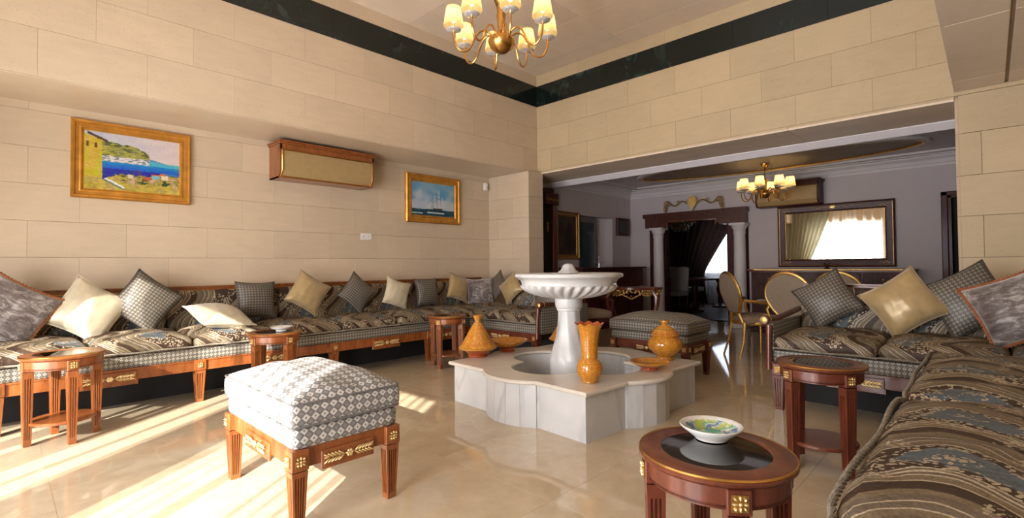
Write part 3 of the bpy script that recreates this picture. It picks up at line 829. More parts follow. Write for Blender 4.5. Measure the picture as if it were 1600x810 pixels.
# ------------------------------------------------------------------ soft shapes
def puff(bm, hx, hy, hz, rad=.04, crown=.03, nx=18, ny=16, nz=5, uo=0, vo=0, wr=.004, seed=0, side=0, fold=0):
    """padded cushion block centred at origin with uv in metres (front = -y runs on from the top)"""
    uvl = bm.loops.layers.uv.verify()
    def P(a, b, c):
        x, y, z = a*hx, b*hy, c*hz
        q = Vector((max(-hx+rad, min(hx-rad, x)), max(-hy+rad, min(hy-rad, y)), max(-hz+rad*min(1, hz/rad*.99), min(hz-rad*min(1, hz/rad*.99), z))))
        rz = min(rad, hz*.99)
        d = Vector((x, y, z))-q
        if d.length > 1e-9:
            nn = max(abs(d.x)/rad, abs(d.y)/rad, abs(d.z)/rz); L = math.sqrt((d.x/rad)**2+(d.y/rad)**2+(d.z/rz)**2)
            d = d*(nn/L)
        p = q+d
        k = (1-abs(a)**3)*(1-abs(b)**3)
        if c > 0: p.z += crown*k*c
        p.x += side*a*(1-b*b)*(1-c*c)*.5; p.y += side*b*(1-a*a)*(1-c*c)
        n_ = noise.noise(Vector((p.x*9+seed*7.3, p.y*5, p.z*12+seed)))
        p.z += wr*n_*(1.4 if c > 0 else .3)
        if fold and c > -.2:
            p.z -= fold*(abs(a)**6)*(.5+.5*math.sin(b*5+seed))
        return p
    faces = []
    def grid(fn, n1, n2, uvf):
        vv = [[bm.verts.new(fn(-1+2*i/n1, -1+2*j/n2)) for j in range(n2+1)] for i in range(n1+1)]
        for i in range(n1):
            for j in range(n2):
                f = bm.faces.new((vv[i][j], vv[i+1][j], vv[i+1][j+1], vv[i][j+1]))
                for l, (s, t_) in zip(f.loops, ((i, j), (i+1, j), (i+1, j+1), (i, j+1))):
                    l[uvl].uv = uvf(-1+2*s/n1, -1+2*t_/n2)
    grid(lambda a, b: P(a, b, 1), nx, ny, lambda a, b: (uo+a*hx, vo+b*hy))
    grid(lambda a, b: P(a, b, -1), nx, ny, lambda a, b: (uo+a*hx, vo+b*hy))
    grid(lambda a, c: P(a, -1, c), nx, nz, lambda a, c: (uo+a*hx, vo-hy-(1-c)*hz))
    grid(lambda a, c: P(a, 1, c), nx, nz, lambda a, c: (uo+a*hx, vo+hy+(1-c)*hz))
    grid(lambda b, c: P(-1, b, c), ny, nz, lambda b, c: (uo-hx-(1-c)*hz, vo+b*hy))
    grid(lambda b, c: P(1, b, c), ny, nz, lambda b, c: (uo+hx+(1-c)*hz, vo+b*hy))
    bmesh.ops.remove_doubles(bm, verts=bm.verts, dist=.0004)

def stool(loc, lab, rz, fab, wd_, hx=.25, hy=.42):
    t = thing('upholstered_stool', lab, 'stool', loc, rz, 'rectangular upholstered stools')
    bm = NB(); fluted(bm, .066, .044, .345, 4, .09); me = None
    for sx in (-1, 1):
        for sy in (-1, 1):
            if me is None: o = fin(bm, 'leg', wd_, t, True, 30); me = o.data
            else: o = put('leg', me, t)
            o.location = (sx*(hx-.03), sy*(hy-.03), 0)
            put('rosette', ROS, o, (0, sy*.0375, .30), (0, 0, 0 if sy < 0 else PI))
            put('rosette', ROS, o, (sx*.0375, 0, .30), (0, 0, PI/2 if sx > 0 else -PI/2))
    for sy in (-1, 1):
        bm = NB(); box(bm, (-hx+.055, -.012, .262), (hx-.055, .012, .345), .002); box(bm, (-hx+.055, -.016, .338), (hx-.055, .012, .345))
        o = fin(bm, 'rail', wd_, t, False, loc=(0, sy*(hy-.028), 0), rot=(0, 0, 0 if sy < 0 else PI))
        bm = NB(); box(bm, (-.125, -.022, .235), (.125, -.008, .315), .003); box(bm, (-.115, -.024, .245), (.115, -.02, .305), .001); p = fin(bm, 'drop_panel', wd_, o, False)
        put('leaf_spray', SPRAY, o, (0, -.026, .28))
    for sx in (-1, 1):
        bm = NB(); box(bm, (-hy+.055, -.012, .262), (hy-.055, .012, .345), .002)
        o = fin(bm, 'rail', wd_, t, False, loc=(sx*(hx-.028), 0, 0), rot=(0, 0, PI/2 if sx > 0 else -PI/2))
        bm = NB(); box(bm, (-.15, -.022, .235), (.15, -.008, .315), .003); fin(bm, 'drop_panel', wd_, o, False)
        put('leaf_spray', SPRAY, o, (0, -.026, .28))
    bm = NB(); puff(bm, hx-.002, hy-.002, .045, .018, 0, 16, 20, 4, wr=.002, vo=.01); fin(bm, 'lower_cushion', fab, t, True, 180, loc=(0, 0, .388))
    bm = NB(); puff(bm, hx+.014, hy+.014, .056, .030, .072, 26, 32, 6, wr=.008, seed=3); fin(bm, 'seat_cushion', fab, t, True, 180, loc=(0, 0, .488))
    for z in (.536, .440):
        bm = NB(); pts = []
        q = .03
        for cx, cy, a0 in ((hx-q+.01, hy-q+.01, 0), (-hx+q-.01, hy-q+.01, 90), (-hx+q-.01, -hy+q-.01, 180), (hx-q+.01, -hy+q-.01, 270)):
            for k in range(5): a = R(a0+k*22.5); pts.append((cx+q*math.cos(a), cy+q*math.sin(a), z))
        tube(bm, pts, .004, 6, True); fin(bm, 'piping', fab, t)
    return t
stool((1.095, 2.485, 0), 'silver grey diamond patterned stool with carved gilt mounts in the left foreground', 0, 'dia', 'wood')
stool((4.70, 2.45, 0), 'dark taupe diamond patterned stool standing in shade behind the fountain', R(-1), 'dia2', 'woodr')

# ------------------------------------------------------------------ sofas
def sofa(name, lab, origin, rz, L, legs, ncush, depth=.92, arm=None, wd_='wood', strip='dia2', fab='damask', bh=.93, sprays=True, cw=None, coff=0, back=(0, None), hx_gap=0):
    t = thing(name, lab, 'sofa', origin, rz, 'built in style salon sofas')
    bm = NB(); box(bm, (0, 0, .258), (L, .035, .345), .002); box(bm, (0, -.006, .335), (L, .035, .347), .002); box(bm, (0, -.003, .258), (L, .03, .266), .001)
    rail = fin(bm, 'front_rail', wd_, t, False)
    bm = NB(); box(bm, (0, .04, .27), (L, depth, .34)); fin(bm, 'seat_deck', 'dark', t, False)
    bm = NB(); box(bm, (.02, .40, 0), (L-.02, depth-.08, .275)); fin(bm, 'base_block', 'dark', t, False)  # black block added to stand in for the deep shade under the seat
    bm = NB(); fluted(bm, .078, .048, .345, 3, .088); me = None
    for x in legs:
        for y in (.028, depth-.06):
            if me is None: o = fin(bm, 'leg', wd_, t, True, 30); me = o.data
            else: o = put('leg', me, t)
            o.location = (x, y, 0)
            if y < .1: put('rosette', ROS, o, (0, -.0435, .302))
    for a, b in zip(legs[:-1], legs[1:]):
        c = (a+b)/2
        bm = NB(); box(bm, (-.17, -.012, .225), (.17, 0, .262), .003); box(bm, (-.16, -.016, .235), (.16, -.0, .325), .002)
        o = fin(bm, 'drop_panel', wd_, t, False, loc=(c, 0, 0))
        s = put('leaf_spray', SPRAY, o, (0, -.018, .285)); s.scale = (1.3, 1, 1.2)
    bm = NB(); box(bm, (.0, .012, .347), (L, depth-.02, .440), .014, 2); fin(bm, 'seat_border', strip, t, uv=True)
    cwid = (L if not cw else cw*ncush)/ncush if not cw else cw
    x = coff
    k = 0
    while x < L-.05:
        a, b = max(x, 0), min(x+cwid, L)
        if b-a > .12:
            bm = NB(); puff(bm, (b-a)/2-.002+hx_gap, (depth-.06)/2, .055, .045, .032, max(8, int((b-a)*34)), 24, 6, uo=(a+b)/2, vo=.45, wr=.010, seed=k+len(lab), fold=.022)
            fin(bm, 'seat_cushion', fab, t, True, 180, loc=((a+b)/2, (depth-.06)/2-.014, .498))
            bm = NB(); n = int((b-a)*40)
            pts = [(a+(b-a)*i/n, -.014+.006*math.sin(i*.7+k)-.004, .462+.003*math.sin(i*.4)) for i in range(n+1)]
            tube(bm, pts, .007, 6); fin(bm, 'cord', 'cord', t)
        x += cwid; k += 1
    b0, b1 = back[0], (back[1] if back[1] is not None else L)
    bm = NB(); nb = max(1, round((b1-b0)/.95)); 
    for i in range(nb):
        a, b = b0+(b1-b0)*i/nb, b0+(b1-b0)*(i+1)/nb
        bm = NB(); puff(bm, (b-a)/2, .05, .19, .035, 0, max(8, int((b-a)*24)), 4, 12, uo=(a+b)/2, vo=0, wr=.006, seed=i)
        o = fin(bm, 'back_panel', fab, t, True, 180, loc=((a+b)/2, depth-.10, .70), rot=(R(-8), 0, 0))
        uvl = o.data.uv_layers[0].data
        for p in o.data.polygons:
            for li in p.loop_indices:
                v = o.data.vertices[o.data.loops[li].vertex_index].co
                uvl[li].uv = (v.x+(a+b)/2, v.z+.3)
    bm = NB(); box(bm, (b0, depth-.075, bh-.055), (b1, depth-.02, bh-.012), .006, 2); box(bm, (b0, depth-.085, bh-.014), (b1, depth-.012, bh), .005, 2)
    box(bm, (b0, depth-.03, .3), (b1, depth-.01, bh-.02))
    fin(bm, 'back_rail', wd_, t, True, 30)
    bm = NB(); tube(bm, [(b0, depth-.079, bh-.04), (b1, depth-.079, bh-.04)], .003, 5); fin(bm, 'gilt_line', 'brass', t)
    if arm is not None:
        ax, s = (0, -1) if arm == 'start' else (L, 1)
        bm = NB(); x0, x1 = sorted((ax+s*.004, ax+s*.05))
        box(bm, (x0, .03, .345), (x1, depth-.03, .64), .012, 2)
        ao = fin(bm, 'arm_panel', strip, t, uv=True)
        bm = NB(); xc = ax+s*.027
        tube(bm, [(xc, -.02, .30), (xc, -.018, .42), (xc, -.012, .55), (xc, .0, .63)], lambda q: .024-.006*math.sin(q*PI), 10)
        tube(bm, [(xc+s*.03, .03, .67), (xc+s*.012, .3, .665), (xc, depth-.1, .70)], .024, 10)
        o = fin(bm, 'arm_frame', wd_, t)
        bm = NB(); lathe(bm, [(.034, -.03), (.036, -.02), (.036, .03), (.030, .04)], 16)
        o2 = fin(bm, 'arm_scroll', wd_, t, loc=(xc+s*.028, .01, .668), rot=(PI/2, 0, 0))
        bm = NB(); lathe(bm, [(.012, .03), (.020, .033), (.023, .041), (.012, .046), (0.0001, .048)], 14); tube(bm, [(.037*math.cos(2*PI*i/20), .037*math.sin(2*PI*i/20), -.02) for i in range(20)], .003, 5, True)
        fin(bm, 'scroll_boss', 'gold', o2)
    return t
sofa('corner_sofa', 'very long damask sofa running along the left wall under the paintings', (-.90, 4.715, 0), 0, 5.96, [.905, 2.075, 3.245, 4.41, 4.86], 8, depth=.87, wd_='wood', cw=.652, coff=-.582)
sofa('short_sofa', 'short damask sofa with curved arm returning from the left corner towards the fountain', (4.085, 4.69, 0), R(-90), 1.12, [.05, 1.09], 2, depth=.92, arm='end', wd_='woodr', coff=0, back=(0, 1.12), bh=.90)
sofa('short_sofa', 'damask sofa with scrolled arm standing before the opening beside the right pier', (4.085, 1.195, 0), R(-90), 1.98, [.03, 1.0, 1.9], 3, depth=.92, arm='start', wd_='woodr', cw=.64, bh=.92)
fg = sofa('long_sofa', 'long damask sofa filling the right foreground with twisted cord edge', (4.03, .262, 0), R(180), 4.9, [.06, 1.2, 2.4, 3.6, 4.8], 4, depth=1.0, wd_='woodr', cw=1.36, coff=0)
# twisted rope on the front edge of the foreground sofa
bm = NB()
for ph in (0, PI):
    pts = []
    n = 900
    for i in range(n+1):
        x = 3.85*i/n+.02; a = x*2*PI/.055+ph
        pin = .012*math.exp(-((x-1.36)/.05)**2)+.012*math.exp(-((x-2.72)/.05)**2)
        pts.append((x, -.020+.0048*math.cos(a)+pin+.006*math.sin(x*7), .532+.0048*math.sin(a)+.004*math.sin(x*9)-pin))
    tube(bm, pts, .0060, 6)
fin(bm, 'edge_rope', 'cord', fg)

# ------------------------------------------------------------------ throw cushions
def cushion_bm(s, th, n=20, seed=0, sag=.0):
    bm = NB(); uvl = bm.loops.layers.uv.verify(); h = s/2
    def P(a, b, side):
        ed = 1-.10*(1-b*b)*abs(a)**2
        ed2 = 1-.10*(1-a*a)*abs(b)**2
        x, z = a*h*ed*1.02, b*h*ed2*1.02
        t_ = th*(max(0, (1-a*a))**.55)*(max(0, (1-b*b))**.55)
        wr = .006*noise.noise(Vector((a*2.2+seed, b*2.2, side*2)))*(1-a*a*b*b)
        return Vector((x, -side*(t_+wr*(1 if t_ > .003 else 0)), z-sag*(1-a*a)*t_))
    for side in (-1, 1):
        vv = [[bm.verts.new(P(-1+2*i/n, -1+2*j/n, side)) for j in range(n+1)] for i in range(n+1)]
        for i in range(n):
            for j in range(n):
                f = bm.faces.new((vv[i][j], vv[i+1][j], vv[i+1][j+1], vv[i][j+1]))
                for l, (p, q) in zip(f.loops, ((i, j), (i+1, j), (i+1, j+1), (i, j+1))): l[uvl].uv = (p/n*s, q/n*s)
    bmesh.ops.remove_doubles(bm, verts=bm.verts, dist=.0006)
    edge = [P(a, b, 1) for a, b in [(-1+2*i/n, -1) for i in range(n)]+[(1, -1+2*i/n) for i in range(n)]+[(1-2*i/n, 1) for i in range(n)]+[(-1, 1-2*i/n) for i in range(n)]]
    return bm, edge
def throw(lab, mat, loc, s, roll, face, tilt=-14, th=.075, pip=None, seed=0, twist=0):
    """face: direction the front looks to, 'y' = -Y (left wall sofa), 'x' = -X (end sofas)"""
    base = Matrix.Rotation({'y': 0, 'x': -PI/2}[face] + R(twist), 4, 'Z')
    mt = base @ Matrix.Rotation(R(tilt), 4, 'X') @ Matrix.Rotation(-R(roll), 4, 'Y')
    t = thing('throw_cushion', lab, 'cushion', loc, rot=mt.to_euler(), group='throw cushions on the sofas')
    bm, edge = cushion_bm(s, th, seed=seed)
    fin(bm, 'cover', mat, t, True, 180)
    bm = NB(); r = .0045 if pip != 'fringe' else .011
    tube(bm, [e for e in edge], r, 6, True)
    if pip == 'fringe':
        for i in range(0, len(edge), 1):
            d = Vector((edge[i].x, 0, edge[i].z)).normalized()
            ell(bm, Vector(edge[i])+d*.008, (.010, .006, .010), None, 1)
    fin(bm, 'fringe' if pip == 'fringe' else 'piping', pip or mat, t)
    return t
TH = [
 ('crushed velvet cushion with rust fringe at the far left edge of the left sofa', 'velvet', (.06, 5.22, .785), .46, -33, 'y', 'fringe', .08),
 ('cream satin cushion standing on its corner beside the leftmost velvet cushion', 'cream', (.52, 5.25, .765), .42, -34, 'y', None, .09),
 ('grey houndstooth cushion tilted on its corner right of the leftmost cream cushion', 'hound', (.90, 5.27, .815), .41, -38, 'y', None, .08),
 ('grey houndstooth cushion sitting upright behind the flat cream cushion', 'hound', (1.812, 5.32, .775), .37, -2, 'y', None, .08),
 ('gold satin cushion balanced on its corner under the wooden wall box', 'goldsat', (2.315, 5.25, .828), .37, -33, 'y', None, .08),
 ('grey houndstooth cushion tilted between the gold and the cream cushion', 'hound', (2.90, 5.28, .800), .355, -42, 'y', None, .075),
 ('small cream satin cushion tilted left of the ship painting', 'cream', (3.411, 5.25, .775), .33, -20, 'y', None, .07),
 ('grey houndstooth cushion sitting upright below the ship painting', 'hound', (3.92, 5.33, .765), .35, 0, 'y', None, .075),
 ('gold satin cushion leaning behind the velvet cushion in the left corner', 'goldsat', (4.46, 5.33, .80), .35, -18, 'y', None, .07),
 ('brown crushed velvet cushion in the left corner of the sofas', 'velvet', (4.72, 5.17, .745), .36, 3, 'c', None, .07),
 ('dark houndstooth cushion with one corner showing behind the corner velvet cushion', 'hound', (4.93, 5.04, .82), .32, 42, 'x', None, .06),
 ('gold satin cushion on its corner on the short sofa left of the fountain', 'goldsat', (4.78, 4.63, .80), .32, 42, 'x', None, .07),
 ('dark houndstooth cushion slumped against the arm left of the fountain', 'hound', (4.74, 3.96, .735), .42, 14, 'x', None, .08),
 ('dark houndstooth cushion tilted at the left end of the right sofa', 'hound', (4.75, .975, .80), .38, 33, 'x', None, .08),
 ('gold satin cushion balanced on its corner on the right sofa', 'goldsat', (4.70, .474, .795), .40, 36, 'x', None, .085),
 ('tall dark houndstooth cushion tilted in front of the right stone pier', 'hound', (4.76, .118, .83), .42, 30, 'x', None, .08),
 ('silver crushed velvet cushion with rust fringe at the right picture edge', 'velvet', (4.50, -.12, .80), .42, 24, 'x', 'fringe', .09),
]
for i, (lab, mat, loc, s, roll, face, pip, th) in enumerate(TH):
    tw = 0
    if face == 'c': face, tw = 'y', -42
    throw(lab, mat, loc, s, roll, face, -12 if face == 'y' else -14, th, pip, i*3.1, tw)
# flat cream cushion
t = thing('throw_cushion', 'cream satin cushion lying flat on the left sofa seat', 'cushion', (1.40, 5.0, .672), rot=(R(-72), R(6), R(10)), group='throw cushions on the sofas')
bm, edge = cushion_bm(.44, .095, seed=40); fin(bm, 'cover', 'cream', t, True, 180); bm = NB(); tube(bm, edge, .0045, 6, True); fin(bm, 'piping', 'cream', t)

# ------------------------------------------------------------------ fountain
FR = R(-3.7)
fo = thing('fountain', 'white marble fountain with fluted bowl on a lobed square basin', 'fountain', (3.25, 2.45, 0), FR)
def Rout(a, h, hw=.28, bul=.11):
    c, s = math.cos(a), math.sin(a)
    r = h/max(abs(c), abs(s))
    rad = (hw*hw+bul*bul)/(2*bul); cc = h+bul-rad
    for k in range(4):
        p = math.cos(a-k*PI/2); q = math.sin(a-k*PI/2)
        disc = rad*rad-(cc*q)**2
        if p > 0 and disc > 0: r = max(r, cc*p+math.sqrt(disc))
    return r
def Rin(a, q=.285):
    return max(2*q*max(abs(math.cos(a)), abs(math.sin(a))), .30)
def thetas(h):
    notch = math.atan2(.28, h)
    A = set()
    for k in range(4):
        for i in range(15): A.add(round(k*PI/2-notch+2*notch*i/14, 5))
        for i in range(5): A.add(round(k*PI/2+notch+(PI/4-notch)*i/4, 5)); A.add(round(k*PI/2-notch-(PI/4-notch)*i/4, 5))
    return sorted({round(a % (2*PI), 5) for a in A})
th_ = thetas(.72)
bm = NB(); rings = []
for kind, d, z in (('o', -.03, .292), ('o', -.006, .294), ('o', 0, .302), ('o', 0, .312), ('o', -.010, .321), ('i', .010, .321), ('i', 0, .312), ('i', 0, .300), ('i', .02, .292)):
    rings.append([bm.verts.new(((Rout(a, .72)+d if kind == 'o' else Rin(a)+d)*math.cos(a), (Rout(a, .72)+d if kind == 'o' else Rin(a)+d)*math.sin(a), z)) for a in th_])
for k in range(len(rings)):
    A, B_ = rings[k], rings[(k+1) % len(rings)]; n = len(A)
    for i in range(n): bm.faces.new((A[i], A[(i+1) % n], B_[(i+1) % n], B_[i]))
fin(bm, 'coping', 'coping', fo, True, 25)
H_ = .685
def poly_panel(p0, p1, name='marble_panel', thk=.02, z0=0, z1=.293):
    p0, p1 = Vector(p0), Vector(p1); d = (p1-p0).normalized(); n = Vector((d.y, -d.x))
    if n.dot((p0+p1)/2) < 0: n = -n
    g = d*.0012
    bm = NB(); prism(bm, [p0+g, p1-g, p1-g-n*thk, p0+g-n*thk], z0, z1); return fin(bm, name, 'marble', fo, False)
bm = NB()
co_ = [[bm.verts.new(((Rout(a, H_, .275)-.006)*math.cos(a), (Rout(a, H_, .275)-.006)*math.sin(a), z)) for a in th_] for z in (.0, .291)]
for i in range(len(th_)): bm.faces.new((co_[0][i], co_[0][(i+1) % len(th_)], co_[1][(i+1) % len(th_)], co_[1][i]))
fin(bm, 'basin_core', 'marble', fo, True, 20)
notch = .28
for k in range(4):
    rot = Matrix.Rotation(k*PI/2, 2)
    rad = (notch**2+.11**2)/(.22); cc = H_+.11-rad; am = math.asin((notch-.012)/rad)
    arc = [(cc+rad*math.cos(-am+2*am*i/5), rad*math.sin(-am+2*am*i/5)) for i in range(6)]
    for a, b in zip(arc[:-1], arc[1:]): poly_panel(rot @ Vector(a), rot @ Vector(b))
    for s in (-1, 1):
        poly_panel(rot @ Vector((H_, s*notch)), rot @ Vector((H_, s*H_)))
bm = NB(); n = 64
ins = [[bm.verts.new(((Rin(2*PI*i/n)+.012)*math.cos(2*PI*i/n), (Rin(2*PI*i/n)+.012)*math.sin(2*PI*i/n), z)) for i in range(n)] for z in (.04, .293)]
for i in range(n): bm.faces.new((ins[0][i], ins[0][(i+1) % n], ins[1][(i+1) % n], ins[1][i]))
bm.faces.new(ins[0]); fin(bm, 'basin_wall', 'marble', fo, True, 10)
bm = NB()
def colmod(r, a, z, k): return (r*(1+.035*math.cos(8*(a+z*1.6))), a, z)
CX = (-.035, .01)
lathe(bm, [(.13, .04), (.15, .10), (.156, .16), (.158, .34), (.154, .36), (.150, .38), (.128, .44), (.105, .52), (.092, .60), (.088, .68), (.088, .735)], 48, colmod, centre=CX)
fin(bm, 'pedestal', 'marble', fo, True, 35)
bm = NB(); lathe(bm, [(.088, .735), (.098, .738), (.098, .752), (.104, .756), (.110, .775), (.112, .80), (.112, .835), (.10, .84)], 32, centre=CX); fin(bm, 'collar', 'marble', fo)
bm = NB()
def gad(r, a, z, k):
    if 2 <= k <= 9:
        amp = [0, 0, .5, .9, 1, 1, 1, 1, .9, .6][k]*.085
        c = abs(math.sin(15*(a+.6*(.93-z))))
        return (r*(1-amp+amp*c*1.3), a, z)
    return (r, a, z)
prof_b = [(.10, .832), (.13, .834), (.17, .838), (.22, .847), (.27, .861), (.31, .876), (.345, .893), (.368, .910), (.380, .925), (.384, .935), (.384, .940), (.380, .944), (.382, .965), (.392, .985), (.412, .998), (.430, 1.004), (.436, 1.014), (.434, 1.026), (.424, 1.034), (.405, 1.036), (.385, 1.030), (.34, .99), (.2, .96), (.05, .955)]
lathe(bm, prof_b, 240, gad, centre=CX); fin(bm, 'bowl', 'marble', fo, True, 60)
bm = NB()
lathe(bm, [(.055, .955), (.055, 1.02), (.082, 1.036), (.080, 1.045), (.060, 1.06), (.050, 1.08), (.042, 1.098), (.028, 1.108), (.010, 1.112), (.0001, 1.113)], 32, lambda r, a, z, k: (r*(1+.05*math.cos(8*a)), a, z), centre=CX); fin(bm, 'finial', 'marble', fo)

# ------------------------------------------------------------------ pottery
def pot(name, lab, cat, loc, parts, s=1.0):
    t = thing(name, lab, cat, loc)
    for pn, prof, mat, mod in parts:
        bm = NB(); lathe(bm, [(.0001, prof[0][1]*s)]*(mod is None)+[(r*s, z*s) for r, z in prof], 72, mod, cap=False, uvs=(12, 24)); fin(bm, pn, mat, t, True, 50)
    return t
ZF = .3215
tag_parts = [('base_dish', [(.065, 0), (.068, .004), (.062, .012), (.085, .030), (.112, .048), (.120, .052)], 'potred', None),
             ('lid', [(.120, .052), (.132, .056), (.135, .066), (.128, .072), (.118, .078), (.098, .11), (.075, .150), (.052, .19), (.036, .217), (.022, .235), (.018, .243), (.021, .250), (.029, .268), (.031, .280), (.024, .283), (.020, .278), (.0001, .276)], 'pot', None)]
pot('tagine', 'tall orange painted tagine on the left corner of the fountain edge', 'tagine', (2.89, 3.20, ZF), tag_parts, 1.25)
pot('tagine', 'orange tagine half hidden behind the fountain pedestal', 'tagine', (3.81, 2.97, ZF), tag_parts, 1.15)
pot('serving_plate', 'wide footed orange plate right of the tall tagine', 'plate', (3.25, 3.20, ZF), [
    ('foot', [(.075, 0), (.078, .004), (.066, .018), (.07, .032), (.12, .050)], 'potred', None),
    ('plate_body', [(.07, .032), (.12, .052), (.175, .082), (.205, .102), (.208, .110), (.200, .110), (.16, .082), (.10, .060), (.0001, .052)], 'pot', None)], .92)
def frill(r, a, z, k): return (r*(1+(.04*math.cos(10*a) if k in (14, 15, 16) else 0)), a, z+(.006*math.cos(10*a) if k in (14, 15, 16) else 0))
pot('vase', 'tall orange carved vase with frilled red lip on the near fountain corner', 'vase', (2.745, 1.935, ZF), [
    ('vase_body', [(.050, 0), (.054, .004), (.052, .014), (.062, .028), (.080, .055), (.086, .085), (.082, .115), (.066, .145), (.053, .158), (.055, .165), (.053, .173), (.054, .21), (.058, .27), (.066, .33), (.082, .372), (.094, .385), (.097, .389)], 'pot', frill),
    ('red_lip', [(.097, .389), (.090, .386), (.074, .372), (.055, .33), (.045, .25), (.04, .17), (.0001, .165)], 'potred', lambda r, a, z, k: (r*(1+(.04*math.cos(10*a) if k < 2 else 0)), a, z+(.006*math.cos(10*a) if k < 2 else 0)))])
pot('lidded_jar', 'round orange lidded jar on the right corner of the fountain edge', 'jar', (3.80, 1.93, ZF), [
    ('jar_body', [(.058, 0), (.062, .006), (.060, .018), (.056, .026), (.085, .050), (.115, .080), (.127, .110), (.122, .140), (.100, .168), (.090, .176), (.088, .184)], 'pot', None),
    ('jar_lid', [(.104, .182), (.106, .190), (.098, .198), (.090, .202), (.078, .225), (.050, .245), (.024, .256), (.020, .262), (.026, .270), (.032, .280), (.030, .290), (.022, .293), (.0001, .294)], 'pot', None)], 1.10)
pot('dish', 'small orange glazed dish on the right lobe of the fountain edge', 'dish', (3.37, 1.835, ZF), [
    ('foot', [(.045, 0), (.048, .004), (.046, .010), (.075, .022), (.085, .028)], 'potred', None),
    ('bowl_body', [(.075, .022), (.098, .036), (.110, .043), (.111, .048), (.104, .048), (.085, .036), (.05, .027), (.0001, .025)], 'pot', None)], 1.28)
# painted dish on the near table
def plate_col(r, a):
    if r > .076 or noise.noise(Vector((math.cos(a)*r*90, math.sin(a)*r*90, 3))) > .42: return (.74, .71, .66)
    if r > .044:
        k = math.sin(5*a+r*50+3*noise.noise(Vector((math.cos(a)*2, math.sin(a)*2, r*30))))
        return (.45, .52, .12) if k > .35 else ((.18, .45, .25) if k > -.2 else ((.70, .72, .60) if k > -.6 else (.14, .22, .42)))
    if r > .040: return (.12, .20, .40)
    return (.10, .42, .30) if math.sin(a*2+1) > -.2 else (.35, .58, .48)
t = thing('painted_dish', 'white ceramic dish painted green and yellow on the near side table', 'dish', (1.545, .635, .5595))
bm = NB(); lathe(bm, [(.048, 0), (.050, .004), (.060, .012), (.078, .026), (.088, .034), (.093, .040)], 64, cap=False); fin(bm, 'outer_body', 'white', t)
bm = NB(); pf = [(.0001, .014)]+[(.048*i/10, .014) for i in range(1, 11)]+[(.055+.003*i, .018+.0022*i) for i in range(10)]+[(.088, .042), (.092, .042), (.093, .040)]
lathe(bm, pf, 96, cap=False)
lay = bm.loops.layers.float_color.new('Col')
for f in bm.faces:
    for l in f.loops:
        x, y, z = l.vert.co; l[lay] = (*plate_col(math.hypot(x, y), math.atan2(y, x)), 1)
fin(bm, 'painted_inside', 'plate', t)
t = thing('bowl', 'plain white bowl on the side table behind the silver stool', 'bowl', (1.69, 4.36, .5595))
bm = NB(); lathe(bm, [(.042, 0), (.045, .004), (.042, .010), (.070, .022), (.088, .034), (.092, .040), (.088, .040), (.065, .026), (.03, .014), (.0001, .013)], 48); fin(bm, 'bowl_body', 'white', t)

# ------------------------------------------------------------------ framed pictures
def frame_bm(bm, w_, h, fw, prof):
    """mitred frame in local XZ, facing -Y; prof = (inset, height) steps"""
    rings = []
    for ins, d in prof:
        x, z = w_/2-ins, h/2-ins
        rings.append([bm.verts.new((sx*x, -d, sz*z)) for sx, sz in ((-1, -1), (1, -1), (1, 1), (-1, 1))])
    for A, B_ in zip(rings[:-1], rings[1:]):
        for i in range(4): bm.faces.new((A[i], A[(i+1) % 4], B_[(i+1) % 4], B_[i]))
def canvas_bm(w_, h, fn, nx=260, nz=180):
    bm = NB(); lay = bm.loops.layers.float_color.new('Col')
    vv = [[bm.verts.new((-w_/2+w_*i/nx, 0, -h/2+h*j/nz)) for j in range(nz+1)] for i in range(nx+1)]
    for i in range(nx):
        for j in range(nz):
            f = bm.faces.new((vv[i][j], vv[i+1][j], vv[i+1][j+1], vv[i][j+1]))
            for l, (p, q) in zip(f.loops, ((i, j), (i+1, j), (i+1, j+1), (i, j+1))):
                c = fn(p/nx, 1-q/nz); l[lay] = (*[max(0, min(1, x)) for x in c], 1)
    return bm
def nz_(x, y, s, o=0): return noise.noise(Vector((x*s+o, y*s, o*.7)))
def srgb(*c): return tuple((max(0, x)/255)**2.2 for x in c)
